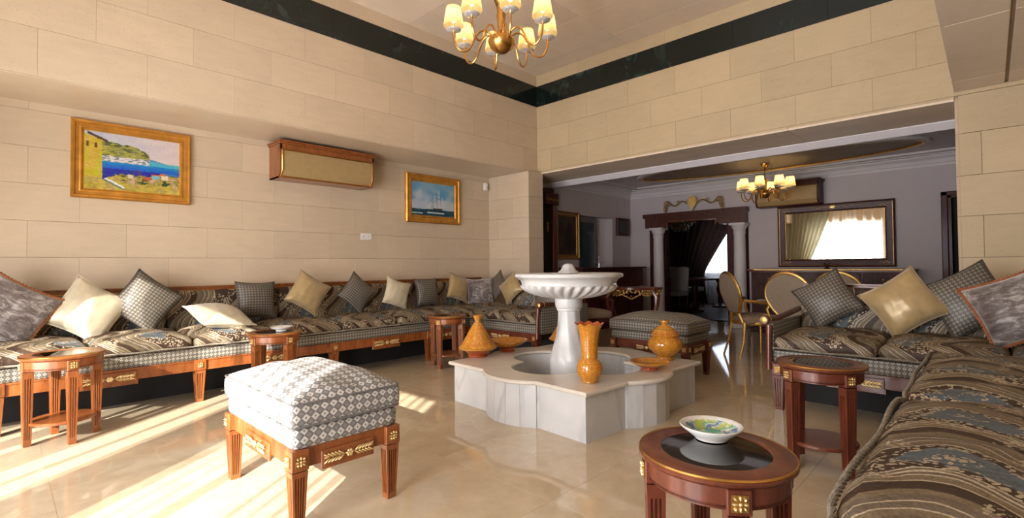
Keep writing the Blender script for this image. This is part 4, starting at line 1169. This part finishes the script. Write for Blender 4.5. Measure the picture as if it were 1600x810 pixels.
def seaside(x, y):
    wob = .006*nz_(x, y, 60, 8); x += wob; y += .008*nz_(x, y, 45, 11)
    n1, n2 = nz_(x, y, 9), nz_(x, y*2.2, 22, 5)+.4*nz_(x, y*1.5, 60, 2)
    # painted wall of the house at left
    if x < .175 and y > .05+.5*x and y < .80:
        if y < .62 and ((.02 < x < .045 and .19 < y < .27) or (.10 < x < .125 and .20 < y < .28)): return srgb(95, 70, 40)
        if .08 < x < .155 and .40 < y < .78 and ((x-.115)/.04)**2+((y-.5)/.1)**2 > 1 and y < .5: pass
        return srgb(200+20*n1, 178+30*n2, 60+40*n1)
    if x < .23 and abs(y-(.03+.62*max(0, x-.03))) < .022 and x > .03: return srgb(85, 60, 50)
    # foreground land
    land = .80-.20*max(0, x-.17)+.03*math.sin(x*14)+.012*n2
    if x < .17: land = .76
    if y > .73+.05*n2 and x > .30 or y > land:
        if abs(y-(.78+.75*(x-.18))) < .02 and .17 < x < .40: return srgb(220, 225, 215)
        if abs(y-(.815+.75*(x-.18))) < .012 and .17 < x < .40: return srgb(90, 120, 130)
        if y < .86 and x > .36:
            for (cx, cy, rx, ry, c) in ((.73, .655, .045, .018, (190, 90, 50)), (.81, .635, .028, .03, (205, 110, 60)), (.73, .705, .04, .035, (120, 185, 195)), (.83, .70, .038, .04, (230, 215, 190)), (.64, .745, .045, .025, (190, 85, 70)), (.46, .73, .028, .035, (215, 205, 180))):
                if abs(x-cx) < rx and abs(y-cy) < ry: return srgb(*c)
            k = n2+n1
            if k > .45: return srgb(205, 170, 140)
            if k > .05: return srgb(150, 140, 70)
            if k < -.4: return srgb(60, 80, 60)
        return srgb(185+40*n2, 165+35*n2, 75+30*n1)
    for (cx, cy, rx, ry, c) in ((.73, .675, .05, .022, (190, 90, 50)), (.81, .66, .03, .035, (205, 110, 60)), (.73, .72, .045, .04, (120, 185, 195)), (.83, .72, .04, .045, (230, 215, 190)), (.64, .76, .05, .03, (190, 85, 70)), (.46, .74, .03, .04, (215, 205, 180))):
        if abs(x-cx) < rx and abs(y-cy) < ry: return srgb(*c)
    if .35 < x < .62 and .70+.03*n2 < y < .80: return srgb(130, 120+30*n2, 60)
    for mx in (.50, .54, .56):
        if abs(x-mx) < .003 and .60 < y < .74: return srgb(120, 80, 70)
    # sea
    if y > .50+.02*max(0, x-.6):
        if y > .62: 
            return srgb(40, 50+30*n2, 160+20*n1) if x < .8 else srgb(60, 120, 190)
        k = (y-.50)/.12
        return srgb(30+20*n1, 140-50*k+20*n2, 205)
    # far hill and village
    hill = .26-.12*math.exp(-((x-.25)/.12)**2)-.08*math.exp(-((x-.47)/.1)**2)+.25*max(0, x-.56)*2+.02*n2
    if x < .66 and y > hill:
        if y > .40 and y < .50: return srgb(215+25*n2, 215, 215) if n2+n1*.5 > -.05 else srgb(120, 135, 150)
        return srgb(150+60*n2, 150+50*n2, 75+30*n1) if n1+n2 > -.3 else srgb(85, 95, 60)
    if x >= .6 and y > .36+.35*(x-.62) and y < .50: return srgb(90, 140, 200) if y < .40+.2*(x-.6) else srgb(75, 175, 205)
    if y > .44: return srgb(85, 185, 205)
    return srgb(188+34*x+12*n1, 196+10*n1+8*x, 216-12*x)
def ship(x, y):
    x += .006*nz_(x, y, 40, 8); y += .006*nz_(x, y, 45, 11)
    n1, n2 = nz_(x, y, 5, 2), nz_(x*.8, y*3, 14, 9)
    if y > .80+.01*math.sin(x*9):
        k = n2
        if (abs(y-.90) < .02 and abs(x-.55) < .2) or (abs(y-.93) < .015 and x < .25): return srgb(200, 215, 210)
        return srgb(25+40*k, 75+50*k, 95+45*k) if y > .83 else srgb(30, 60, 80)
    # hull
    if abs(x-.60) < .12-.6*max(0, y-.77) and .755 < y < .83: return srgb(95, 50, 48) if y > .77 else srgb(140, 110, 95)
    # soft clouds behind
    cl_ = y-(.44-.20*math.exp(-((x-.15)/.12)**2)-.08*math.exp(-((x-.9)/.1)**2)+.06*math.sin(x*8))+.25*n1
    k = max(0, min(1, .5+cl_*5))
    sky = [a*(1-k)+b*k for a, b in zip((120+40*n1, 172+20*n1, 206), (186+20*n1, 200+14*n1, 216))]
    # three masts of square sails
    for mx, top, sc_ in ((.50, .36, .8), (.59, .20, 1.0), (.68, .40, .75)):
        lean = (.75-y)*.04
        if top < y < .76:
            t_ = (y-top)/(.76-top); row = (t_*4) % 1; hw = (.022+.05*t_)*sc_*1.15
            if abs(x-mx-lean) < hw*(1-.25*abs(row-.5)) and row < .86:
                f = .55+.45*(x-mx-lean+hw)/(2*hw)
                return srgb(*[a*.35+b*.65 for a, b in zip(sky, (226*f+20, 228*f+22, 232*f+24))])
            if abs(x-mx-lean) < .004: return srgb(120, 110, 105)
    if .30 < x < .48 and abs(y-(.74-.9*(x-.36)*1.2)) < .10*(x-.30)/.18 and .5 < y < .76: return srgb(*[a*.5+b*.5 for a, b in zip(sky, (225, 225, 228))])
    return srgb(*sky)
def darkfig(x, y):
    n = nz_(x, y, 4, 3); f = ((x-.6)/.2)**2+((y-.55)/.4)**2
    return srgb(60+30*n, 42+22*n, 32) if f > 1 else srgb(40, 25+10*n, 22)
def framed(lab, cx, cz, w_, h, fn, fw, fmat, plane, cat='painting', name='framed_painting', depth=.045):
    """plane: ('Y', value) for walls facing -Y"""
    t = thing(name, lab, cat, (cx, plane, cz))
    bm = NB(); frame_bm(bm, w_, h, fw, [(0, 0), (0, depth*.7), (fw*.12, depth), (fw*.28, depth*.92), (fw*.36, depth*.62), (fw*.62, depth*.50), (fw*.70, depth*.58), (fw*.80, depth*.58), (fw*.90, depth*.35), (fw, depth*.3), (fw, 0)])
    fin(bm, 'frame', fmat, t, True, 20)
    bm = canvas_bm(w_-2*fw+.004, h-2*fw+.004, fn); fin(bm, 'canvas', 'paint', t, False, loc=(0, -depth*.3, 0))
    return t
framed('gilt framed painting of a bright seaside village on the left wall', .862, 2.052, .87, .675, seaside, .088, 'frame', YL-.022)
framed('gilt framed painting of a sailing ship at the right of the left wall', 4.232, 2.03, .935, .665, ship, .105, 'frame', YL-.022)
framed('large dark portrait in a gilt frame in the far room', 6.87, 1.615, .66, .83, darkfig, .085, 'golddark', Y2L-.002)
framed('small dark framed picture beside the far room corner', 8.675, 1.85, .46, .35, lambda x, y: srgb(58, 56, 60), .06, 'woodd', Y2L-.002)

# ------------------------------------------------------------------ wooden air conditioner boxes
def ac_box(lab, loc, rz, w_, wd_):
    t = thing('wall_cabinet', lab, 'wall box', loc, rz)
    h = .40; d = .30
    for s in (-1, 1):
        bm = NB(); x0, x1 = sorted((s*w_/2, s*(w_/2-.018)))
        prism(bm, [(0, 0), (-d+.05, 0), (-d+.0, .075), (-d, h-.05), (0, h-.05)], x0, x1, 'X')
        fin(bm, 'side_board', wd_, t, True, 20)
    bm = NB(); box(bm, (-w_/2-.025, -d-.03, h-.03), (w_/2+.025, 0, h-.012), .004); box(bm, (-w_/2-.015, -d-.02, h-.05), (w_/2+.015, 0, h-.03), .004); box(bm, (-w_/2, -d, h-.11), (w_/2, -d+.015, h-.05), .002)
    fin(bm, 'cornice', wd_, t, True, 20)
    bm = NB(); box(bm, (-w_/2, -d+.045, 0), (w_/2, -.0, .012)); fin(bm, 'bottom_board', wd_, t, False)
    # framed fabric panel, lower part slanting back
    def strip(p0, p1, wdt):
        pass
    bm = NB(); a, b = w_/2-.018, .012
    vv = [bm.verts.new(p) for p in ((-a, -d+.012, h-.11), (a, -d+.012, h-.11), (a, -d+.012, .078), (-a, -d+.012, .078), (a, -d+.058, .015), (-a, -d+.058, .015))]
    bm.faces.new((vv[0], vv[1], vv[2], vv[3])); bm.faces.new((vv[3], vv[2], vv[4], vv[5])); fin(bm, 'fabric_panel', 'panel', t, True, 5)
    bm = NB()
    for s in (-1, 1): tube(bm, [(s*(a-.004), -d, h-.112), (s*(a-.004), -d, .078), (s*(a-.004), -d+.05, .012)], .007, 6)
    tube(bm, [(-a, -d, h-.112), (a, -d, h-.112)], .007, 6); tube(bm, [(-a, -d+.05, .012), (a, -d+.05, .012)], .007, 6)
    fin(bm, 'gilt_bead', 'brass', t)
    return t
ac_box('mahogany box with ochre fabric front high on the left wall', (2.585, YL-.02, 2.05), 0, 1.09, 'wood')
ac_box('dark mahogany box with ochre front on the far room wall above the mirror', (X2-.0, 2.32, 2.02), R(-90), .92, 'woodd')

# socket, sensor
t = thing('wall_socket', 'white double socket on the left wall between box and ship painting', 'socket', (3.193, YL-.021, 1.478))
bm = NB(); box(bm, (-.075, -.010, -.042), (.075, 0, .042), .004, 2); fin(bm, 'plate', 'plastic', t)
for s in (-1, 1):
    bm = NB(); lathe(bm, [(.024, 0), (.026, .003), (.020, .004), (.018, .001)], 20); fin(bm, 'outlet', 'plastic', t, loc=(s*.036, -.010, 0), rot=(PI/2, 0, 0))
    bm = NB()
    for q in (-1, 1): box(bm, (s*.036+q*.008-.003, -.0135, -.003), (s*.036+q*.008+.003, -.011, .003))
    fin(bm, 'outlet_holes', 'dark', t, False)
t = thing('motion_sensor', 'small white sensor high at the left wall corner above the ship painting', 'sensor', (5.22, YL-.021, 2.32))
bm = NB(); box(bm, (-.03, -.045, -.055), (.03, 0, .055), .012, 2); fin(bm, 'housing', 'plastic', t)
bm = NB(); ell(bm, (0, -.045, -.01), (.018, .008, .022), None, 2); fin(bm, 'lens', 'white', t)

# ------------------------------------------------------------------ chandeliers
def chandelier(lab, loc, zc, rad, n, sc=1.0, power=2.2, off=0, hubs=1.75):
    t = thing('chandelier', lab, 'chandelier', loc)
    bm = NB(); lathe(bm, [(.0001, -.062), (.008, -.060), (.03, -.052), (.055, -.030), (.066, 0), (.066, .006), (.060, .018), (.030, .040), (.018, .060), (.022, .16), (.032, .20), (.036, .205), (.0001, .205)], 32); o = fin(bm, 'hub', 'brass', t); o.scale = (sc*hubs,)*3
    bm = NB()
    for k in range(3):
        a = 2*PI*k/3; tube(bm, [(.014*math.cos(a), .014*math.sin(a), .05*sc), (.018*math.cos(a), .018*math.sin(a), .16*sc), (.03*math.cos(a), .03*math.sin(a), .24*sc)], lambda q: .008+.010*q, 8)
    tube(bm, [(0, 0, .1*sc), (0, 0, zc-loc[2]-.05)], .006, 8); fin(bm, 'stem', 'brass', t)
    bm = NB(); lathe(bm, [(.012, -.09), (.018, -.085), (.05, -.03), (.062, -.012), (.062, 0)], 24); fin(bm, 'canopy', 'brass', t, loc=(0, 0, zc-loc[2]))
    me = {}
    for k in range(n):
        a = 2*PI*k/n+off
        o = None
        if 'arm' not in me:
            bm = NB(); P_ = [(.05, .0), (.075, .045), (.12, .085), (.17, .070), (.21, .01), (.24, -.065), (.28, -.105), (.325, -.10), (.36, -.05), (.372, .02), (.372, .055)]
            f_ = rad/.372
            # smooth the arm path
            pts = []
            for i in range(len(P_)-1):
                p0 = P_[max(0, i-1)]; p1 = P_[i]; p2 = P_[i+1]; p3 = P_[min(len(P_)-1, i+2)]
                for q in range(4):
                    u = q/4
                    pts.append(tuple(.5*((2*p1[j])+(-p0[j]+p2[j])*u+(2*p0[j]-5*p1[j]+4*p2[j]-p3[j])*u*u+(-p0[j]+3*p1[j]-3*p2[j]+p3[j])*u**3) for j in (0, 1)))
            pts.append(P_[-1])
            tube(bm, [(x*f_, 0, z*sc) for x, z in pts], .0085*sc, 8)
            me['arm'] = fin(bm, 'arm', 'brass', t, rot=(0, 0, a)); o = me['arm']
            x0, z0 = rad, .055*sc
            bm = NB(); lathe(bm, [(.010, z0), (.034, z0+.002), (.060, z0+.010), (.064, z0+.015), (.04, z0+.010), (.010, z0+.008)], 24, lambda r, an, z, kk: (r*(1+.05*math.cos(12*an)), an, z), centre=(x0, 0)); me['dish'] = fin(bm, 'crystal_dish', 'crystal', o).data
            bm = NB(); lathe(bm, [(.010, z0+.008), (.010, z0+.07), (.006, z0+.072)], 12, centre=(x0, 0)); me['candle'] = fin(bm, 'candle_sleeve', 'goldpale', o).data
            bm = NB(); lathe(bm, [(.006, z0+.07), (.015, z0+.085), (.016, z0+.098), (.009, z0+.115), (.0001, z0+.125)], 12, centre=(x0, 0)); me['bulb'] = fin(bm, 'bulb', 'bulb', o).data
            bm = NB(); npl = 60
            r1, r2, zz0, zz1 = .085*sc, .060*sc, z0+.045*sc, z0+.205*sc
            for (ra, za, rb, zb) in ((r1, zz0, r2, zz1),):
                A = []; 
                for i in range(npl*2):
                    an = 2*PI*i/(npl*2); d = .0010*(1 if i % 2 else -1)
                    A.append((bm.verts.new((x0+(ra+d)*math.cos(an), (ra+d)*math.sin(an), za)), bm.verts.new((x0+(rb+d)*math.cos(an), (rb+d)*math.sin(an), zb))))
                for i in range(len(A)):
                    j = (i+1) % len(A); bm.faces.new((A[i][0], A[j][0], A[j][1], A[i][1]))
            me['shade'] = fin(bm, 'lamp_shade', 'shade', o, True, 80).data
        else:
            o = put('arm', me['arm'].data, t, rot=(0, 0, a))
            put('crystal_dish', me['dish'], o); put('candle_sleeve', me['candle'], o); put('bulb', me['bulb'], o); put('lamp_shade', me['shade'], o)
        L = bpy.data.lights.new('shade_light', 'POINT'); L.energy = power; L.color = (1, .74, .40); L.shadow_soft_size = .02
        lo = bpy.data.objects.new('shade_light', L); C.objects.link(lo); lo.parent = o; lo.location = (rad, 0, .055*sc+.135*sc)
    return t
chandelier('brass chandelier with pleated shades hanging in the high main room', (3.0, 2.99, 3.03), ZC-.012, .41, 8, 1.0, .55, R(10))
chandelier('brass chandelier with pleated shades glowing in the far room', (7.9, 2.38, 2.13), Z2-.02, .33, 8, .85, .75, R(5), 1.3)

# ------------------------------------------------------------------ far room furniture
# buffet and mirror
t = thing('sideboard', 'dark mahogany buffet with gilt edge under the mirror', 'sideboard', (8.73, 1.80, 0))
bm = NB(); box(bm, (-.22, -1.0, .08), (.22, 1.0, .97), .004); box(bm, (-.24, -1.02, 0), (.24, 1.02, .08), .006); fin(bm, 'carcass', 'woodd', t, False)
bm = NB(); box(bm, (-.27, -1.07, .985), (.25, 1.07, 1.01), .006); box(bm, (-.25, -1.04, .965), (.24, 1.04, .985), .004); fin(bm, 'top_board', 'woodr', t, False)
bm = NB(); box(bm, (-.274, -.95, .992), (-.268, .95, 1.006)); fin(bm, 'gilt_edge', 'gold', t, False)
for i in range(4):
    y0 = -.98+i*.49
    bm = NB(); box(bm, (-.236, y0+.02, .78), (-.218, y0+.47, .94), .004); box(bm, (-.241, y0+.05, .80), (-.235, y0+.44, .92), .002); d = fin(bm, 'drawer', 'woodd', t, False)
    bm = NB(); ball(bm, (-.252, y0+.245, .86), .012, 1); fin(bm, 'knob', 'gold', d)
    bm = NB(); box(bm, (-.236, y0+.02, .10), (-.218, y0+.47, .76), .004); box(bm, (-.241, y0+.06, .14), (-.235, y0+.43, .72), .002); d = fin(bm, 'cabinet_door', 'woodd', t, False)
    bm = NB(); ball(bm, (-.25, y0+(.06 if i % 2 else .43), .45), .012, 1); fin(bm, 'knob', 'gold', d)
mi = thing('wall_mirror', 'wide mirror in a mahogany frame with gilt lines reflecting the windows', 'mirror', (X2-.002, 1.742, 1.53), R(-90))
bm = NB(); frame_bm(bm, 1.545, .985, .125, [(0, 0), (0, .05), (.012, .055), (.02, .05), (.10, .04), (.115, .045), (.125, .03), (.125, 0)]); fin(bm, 'frame', 'woodd', mi, True, 15)
bm = NB()
for ins, dd in ((.026, .050), (.118, .046)):
    x, z = .7725-ins, .4925-ins
    tube(bm, [(-x, -dd, -z), (x, -dd, -z)], .004, 5); tube(bm, [(-x, -dd, z), (x, -dd, z)], .004, 5); tube(bm, [(-x, -dd, -z), (-x, -dd, z)], .004, 5); tube(bm, [(x, -dd, -z), (x, -dd, z)], .004, 5)
fin(bm, 'gilt_lines', 'gold', mi)
bm = NB(); v = [bm.verts.new(p) for p in ((-.65, -.025, -.37), (.65, -.025, -.37), (.65, -.025, .37), (-.65, -.025, .37))]; bm.faces.new(v); fin(bm, 'mirror_glass', 'mirror', mi, False)
bm = NB(); ell(bm, (0, -.052, .435), (.055, .012, .032), None, 2); fin(bm, 'oval_medallion', 'goldpale', mi)
bm = NB()
for sx in (-1, 1):
    for sz in (-1, 1):
        for i in range(4): a = i*.5; ell(bm, (sx*(.69-.03*i), -.046, sz*(.43-.018*(i % 2))), (.02, .004, .008), Matrix.Rotation(sx*sz*.5, 3, 'Y'))
    for i in range(6): ell(bm, (sx*(.09+.035*i), -.046, .435+.008*math.sin(i*1.7)), (.018, .003, .005), Matrix.Rotation(.4*math.sin(i*2), 3, 'Y'))
fin(bm, 'inlay_flowers', 'golddark', mi)
t = thing('figurine', 'small dark bird figurine on the buffet before the mirror', 'figurine', (8.62, 1.76, 1.01))
bm = NB(); lathe(bm, [(.04, 0), (.042, .008), (.02, .02), (.012, .03)], 16); ell(bm, (0, 0, .055), (.028, .035, .024), None, 2); ball(bm, (0, .03, .085), .014, 2); ell(bm, (0, -.035, .075), (.010, .04, .012), Matrix.Rotation(R(-40), 3, 'X')); ell(bm, (0, .05, .082), (.004, .012, .003)); fin(bm, 'bird_body', 'woodd', t)

# gilt armchairs
def gilt_chair(lab, loc, rz, first=None):
    if first: return dup(first, loc, rz, lab, 'gilt armchairs in the far room')
    t = thing('gilt_armchair', lab, 'chair', loc, rz, 'gilt armchairs in the far room')
    # faces -Y ; seat .44 high
    bm = NB(); puff(bm, .245, .22, .045, .03, .03, 12, 12, 3, wr=.002); fin(bm, 'seat', 'chairfab', t, True, 180, loc=(0, -.02, .46))
    bm = NB(); pts = [(.255*math.cos(a)*(1.0 if abs(math.sin(a)) < .7 else .97), -.02+.235*math.sin(a), .425) for a in [2*PI*i/32 for i in range(32)]]
    tube(bm, pts, .022, 8, True); fin(bm, 'seat_rail', 'gold', t)
    bm = NB(); N2 = 40; th0 = R(-62); th1 = R(242)
    sh = lambda a: (.245*math.cos(a)*(1-.26*(math.sin(a) < 0)*abs(math.sin(a))), .775+(.255 if math.sin(a) > 0 else .27)*math.sin(a))
    ring = []
    for i in range(N2+1):
        a = th0+(th1-th0)*i/N2; x, z = sh(a); ring.append((x, .215+(z-.5)*.22, z))
    left = [(.13, .20, .44), (.145, .205, .50)]
    path = [(.15, .20, .42)]+ring+[(-.15, .20, .42)]
    tube(bm, path, .021, 8); tube(bm, [ring[0], ring[-1]], .014, 8); fin(bm, 'back_frame', 'gold', t)
    bm = NB(); vs1 = []; 
    for dy in (-.02, .02):
        vs1.append([bm.verts.new((x*.96, y+dy, .775+(z-.775)*.96)) for x, y, z in ring])
    cf = bm.verts.new((0, .275-.05, .775)); cb = bm.verts.new((0, .275+.035, .775))
    n = len(ring)
    for i in range(n):
        j = (i+1) % n
        bm.faces.new((vs1[0][i], vs1[0][j], cf)); bm.faces.new((vs1[1][j], vs1[1][i], cb)); bm.faces.new((vs1[0][j], vs1[0][i], vs1[1][i], vs1[1][j]))
    fin(bm, 'backrest', 'chairfab', t, True, 60)
    for s in (-1, 1):
        bm = NB(); tube(bm, [(s*.23, .23, .70), (s*.265, .10, .69), (s*.285, -.04, .665), (s*.28, -.10, .64)], .019, 8); tube(bm, [(s*.275, -.05, .65), (s*.262, -.03, .60), (s*.265, -.06, .52), (s*.25, -.08, .43)], .017, 8)
        o = fin(bm, 'armrest', 'gold', t)
        bm = NB(); ell(bm, (s*.27, .02, .705), (.025, .08, .018), None, 2); fin(bm, 'arm_pad', 'chairfab', o)
        bm = NB(); lathe(bm, [(.010, 0), (.013, .02), (.012, .10), (.019, .34), (.021, .36), (.016, .375), (.026, .39), (.026, .44)], 12); fin(bm, 'leg', 'gold', t, loc=(s*.20, -.19, 0))
        bm = NB(); tube(bm, [(s*.20, .28, 0), (s*.19, .22, .2), (s*.165, .19, .44)], lambda q: .012+.008*q, 8); fin(bm, 'leg', 'gold', t)
    return t
gc = gilt_chair('gilt armchair turned sideways right of the dark taupe stool', (6.22, 2.03, 0), R(45))
gc.scale = (.97, .97, .965)
gilt_chair('gilt armchair with its oval back to the short right sofa, left of the pair', (5.95, 1.45, 0), R(78), gc)
gilt_chair('gilt armchair behind the leftmost cushion of the right sofa', (6.45, 1.14, 0), R(85), gc)
gilt_chair('gilt armchair whose corner shows behind the tall right cushion', (7.3, .42, 0), R(200), gc)

# carved gilt console table
t = thing('console_table', 'carved dark console table with gilt apron behind the fountain', 'table', (6.20, 3.62, 0), R(-65))
bm = NB(); prism(bm, [(.36*math.cos(a)*(1+.12*math.cos(4*a)), .24*math.sin(a)*(1+.10*math.cos(4*a))) for a in [2*PI*i/40 for i in range(40)]], .755, .785); fin(bm, 'table_top', 'woodr', t, True, 30)
bm = NB()
for i in range(40):
    a = 2*PI*i/40; x, y = .33*math.cos(a)*(1+.12*math.cos(4*a)), .215*math.sin(a)*(1+.10*math.cos(4*a))
    for k in range(3): ell(bm, (x+random.uniform(-.01, .01), y+random.uniform(-.01, .01), .74-.022*k*(1+.6*math.cos(4*a-PI))), (.018, .014, .014))
for sx in (-1, 0, 1):
    for i in range(7): ell(bm, (sx*.02*i, -.225, .70-.01*(7-i)*abs(sx)+(-.03 if sx == 0 else 0)), (.014, .012, .014))
fin(bm, 'carved_apron', 'golddark', t)
for sx in (-1, 1):
    for sy in (-1, 1):
        bm = NB(); tube(bm, [(sx*.27, sy*.17, .75), (sx*.33, sy*.21, .66), (sx*.32, sy*.20, .52), (sx*.25, sy*.15, .30), (sx*.24, sy*.145, .10), (sx*.29, sy*.18, .0)], lambda q: .036-.024*q, 8); o = fin(bm, 'leg', 'woodr', t)
        bm = NB()
        for k in range(7): ell(bm, (sx*(.34-.003*k), sy*(.215-.002*k), .70-.03*k), (.018, .016, .02))
        fin(bm, 'gilt_acanthus', 'gold', o)
# dark carved armchair
t = thing('carved_armchair', 'dark carved armchair with beige seat behind the fountain pedestal', 'chair', (5.42, 3.88, 0), R(-20))
bm = NB(); puff(bm, .27, .25, .05, .035, .03, 12, 12, 3, wr=.002); fin(bm, 'seat', 'chairfab', t, True, 180, loc=(0, 0, .45))
bm = NB(); box(bm, (-.28, -.26, .34), (.28, .26, .405), .02, 2); fin(bm, 'seat_rail', 'woodd', t)
bm = NB(); box(bm, (-.26, .24, .45), (.26, .30, 1.0), .04, 2); fin(bm, 'backrest', 'woodd', t)
for sx in (-1, 1):
    bm = NB(); tube(bm, [(sx*.28, .26, .66), (sx*.31, 0, .65), (sx*.31, -.2, .62), (sx*.28, -.2, .5), (sx*.27, -.18, .38)], .022, 8); fin(bm, 'armrest', 'woodd', t)
    for sy in (-1, 1):
        bm = NB(); tube(bm, [(sx*.24, sy*.22, .36), (sx*.28, sy*.26, .28), (sx*.24, sy*.22, .1), (sx*.27, sy*.25, 0)], lambda q: .034-.018*q, 8); fin(bm, 'leg', 'woodd', t)
# dark sideboard along the left side of the far room and its candelabrum
t = thing('sideboard', 'long dark sideboard along the left wall of the far room', 'sideboard', (7.62, 5.0, 0))
bm = NB(); box(bm, (-.98, -.20, .06), (.98, .22, 1.03), .005); box(bm, (-1.0, -.22, 0), (1.0, .24, .06)); fin(bm, 'carcass', 'woodd', t, False)
bm = NB(); box(bm, (-1.04, -.25, 1.03), (1.04, .25, 1.06), .006); fin(bm, 'top_board', 'woodd', t, False)
for i in range(4):
    bm = NB(); box(bm, (-.96+i*.48+.02, -.216, .10), (-.96+i*.48+.46, -.2, .98), .004); d = fin(bm, 'cabinet_door', 'woodd', t, False)
    bm = NB(); tube(bm, [(-.96+i*.48+.40, -.225, .55), (-.96+i*.48+.40, -.225, .70)], .006, 6); fin(bm, 'handle', 'goldpale', d)
t = thing('candelabrum', 'small chrome candelabrum on the long dark sideboard', 'candelabrum', (7.35, 4.95, 1.06))
bm = NB(); lathe(bm, [(.05, 0), (.05, .006), (.012, .02), (.009, .14), (.014, .16), (.0001, .17)], 16); tube(bm, [(0, 0, .12), (.09, 0, .07), (.16, 0, .10)], .005, 6); tube(bm, [(0, 0, .12), (-.09, 0, .07), (-.16, 0, .10)], .005, 6); ball(bm, (0, 0, .18), .014); fin(bm, 'chrome_body', 'crystal', t)
# niche / doorway in the left wall of the far room
struct(solid('door_2', 'mauvew', (7.22, Y2L+.14, 0), (8.32, Y2L+.2, 2.05)))
t = thing('glazed_door', 'grey glazed door leaf standing in the far room doorway', 'door', (7.24, Y2L+.04, 0))
for nm, a, b in (('stile', (0, 0, 0), (.09, .04, 1.98)), ('stile', (.54, 0, 0), (.62, .04, 1.98)), ('top_rail', (.09, 0, 1.88), (.54, .04, 1.98)), ('bottom_rail', (.09, 0, 0), (.54, .04, .25))):
    bm = NB(); box(bm, a, b, .004); fin(bm, nm, 'doorgrey', t, False)
bm = NB(); box(bm, (.09, .015, .25), (.54, .025, 1.88)); fin(bm, 'glass_pane', plain('blue_grey_glass', (.035, .06, .065), .12), t, False)
# tall dark carved cabinet right behind the corner pier
t = thing('carved_door_frame', 'tall dark carved wooden frame just right of the corner pier', 'door frame', (6.22, Y2L, 0))
bm = NB(); box(bm, (.20, -.07, 0), (.31, -.003, 2.20), .008); fin(bm, 'post', 'woodr', t)
bm = NB(); box(bm, (-.02, -.09, 2.10), (.33, -.003, 2.30), .01); box(bm, (-.02, -.06, 2.30), (.25, -.003, 2.38), .01); fin(bm, 'carved_cap', 'woodd', t)
bm = NB(); box(bm, (.0, -.03, .0), (.20, -.003, 2.12)); fin(bm, 'dark_leaf', 'dark', t, False)
bm = NB()
for k in range(6): ell(bm, (.04+.05*k, -.09, 2.2-.01*(k % 2)), (.022, .012, .03))
for k in range(4): ell(bm, (.10, -.035, 1.80-.04*k), (.03, .012, .022))
fin(bm, 'gilt_carving', 'golddark', t)
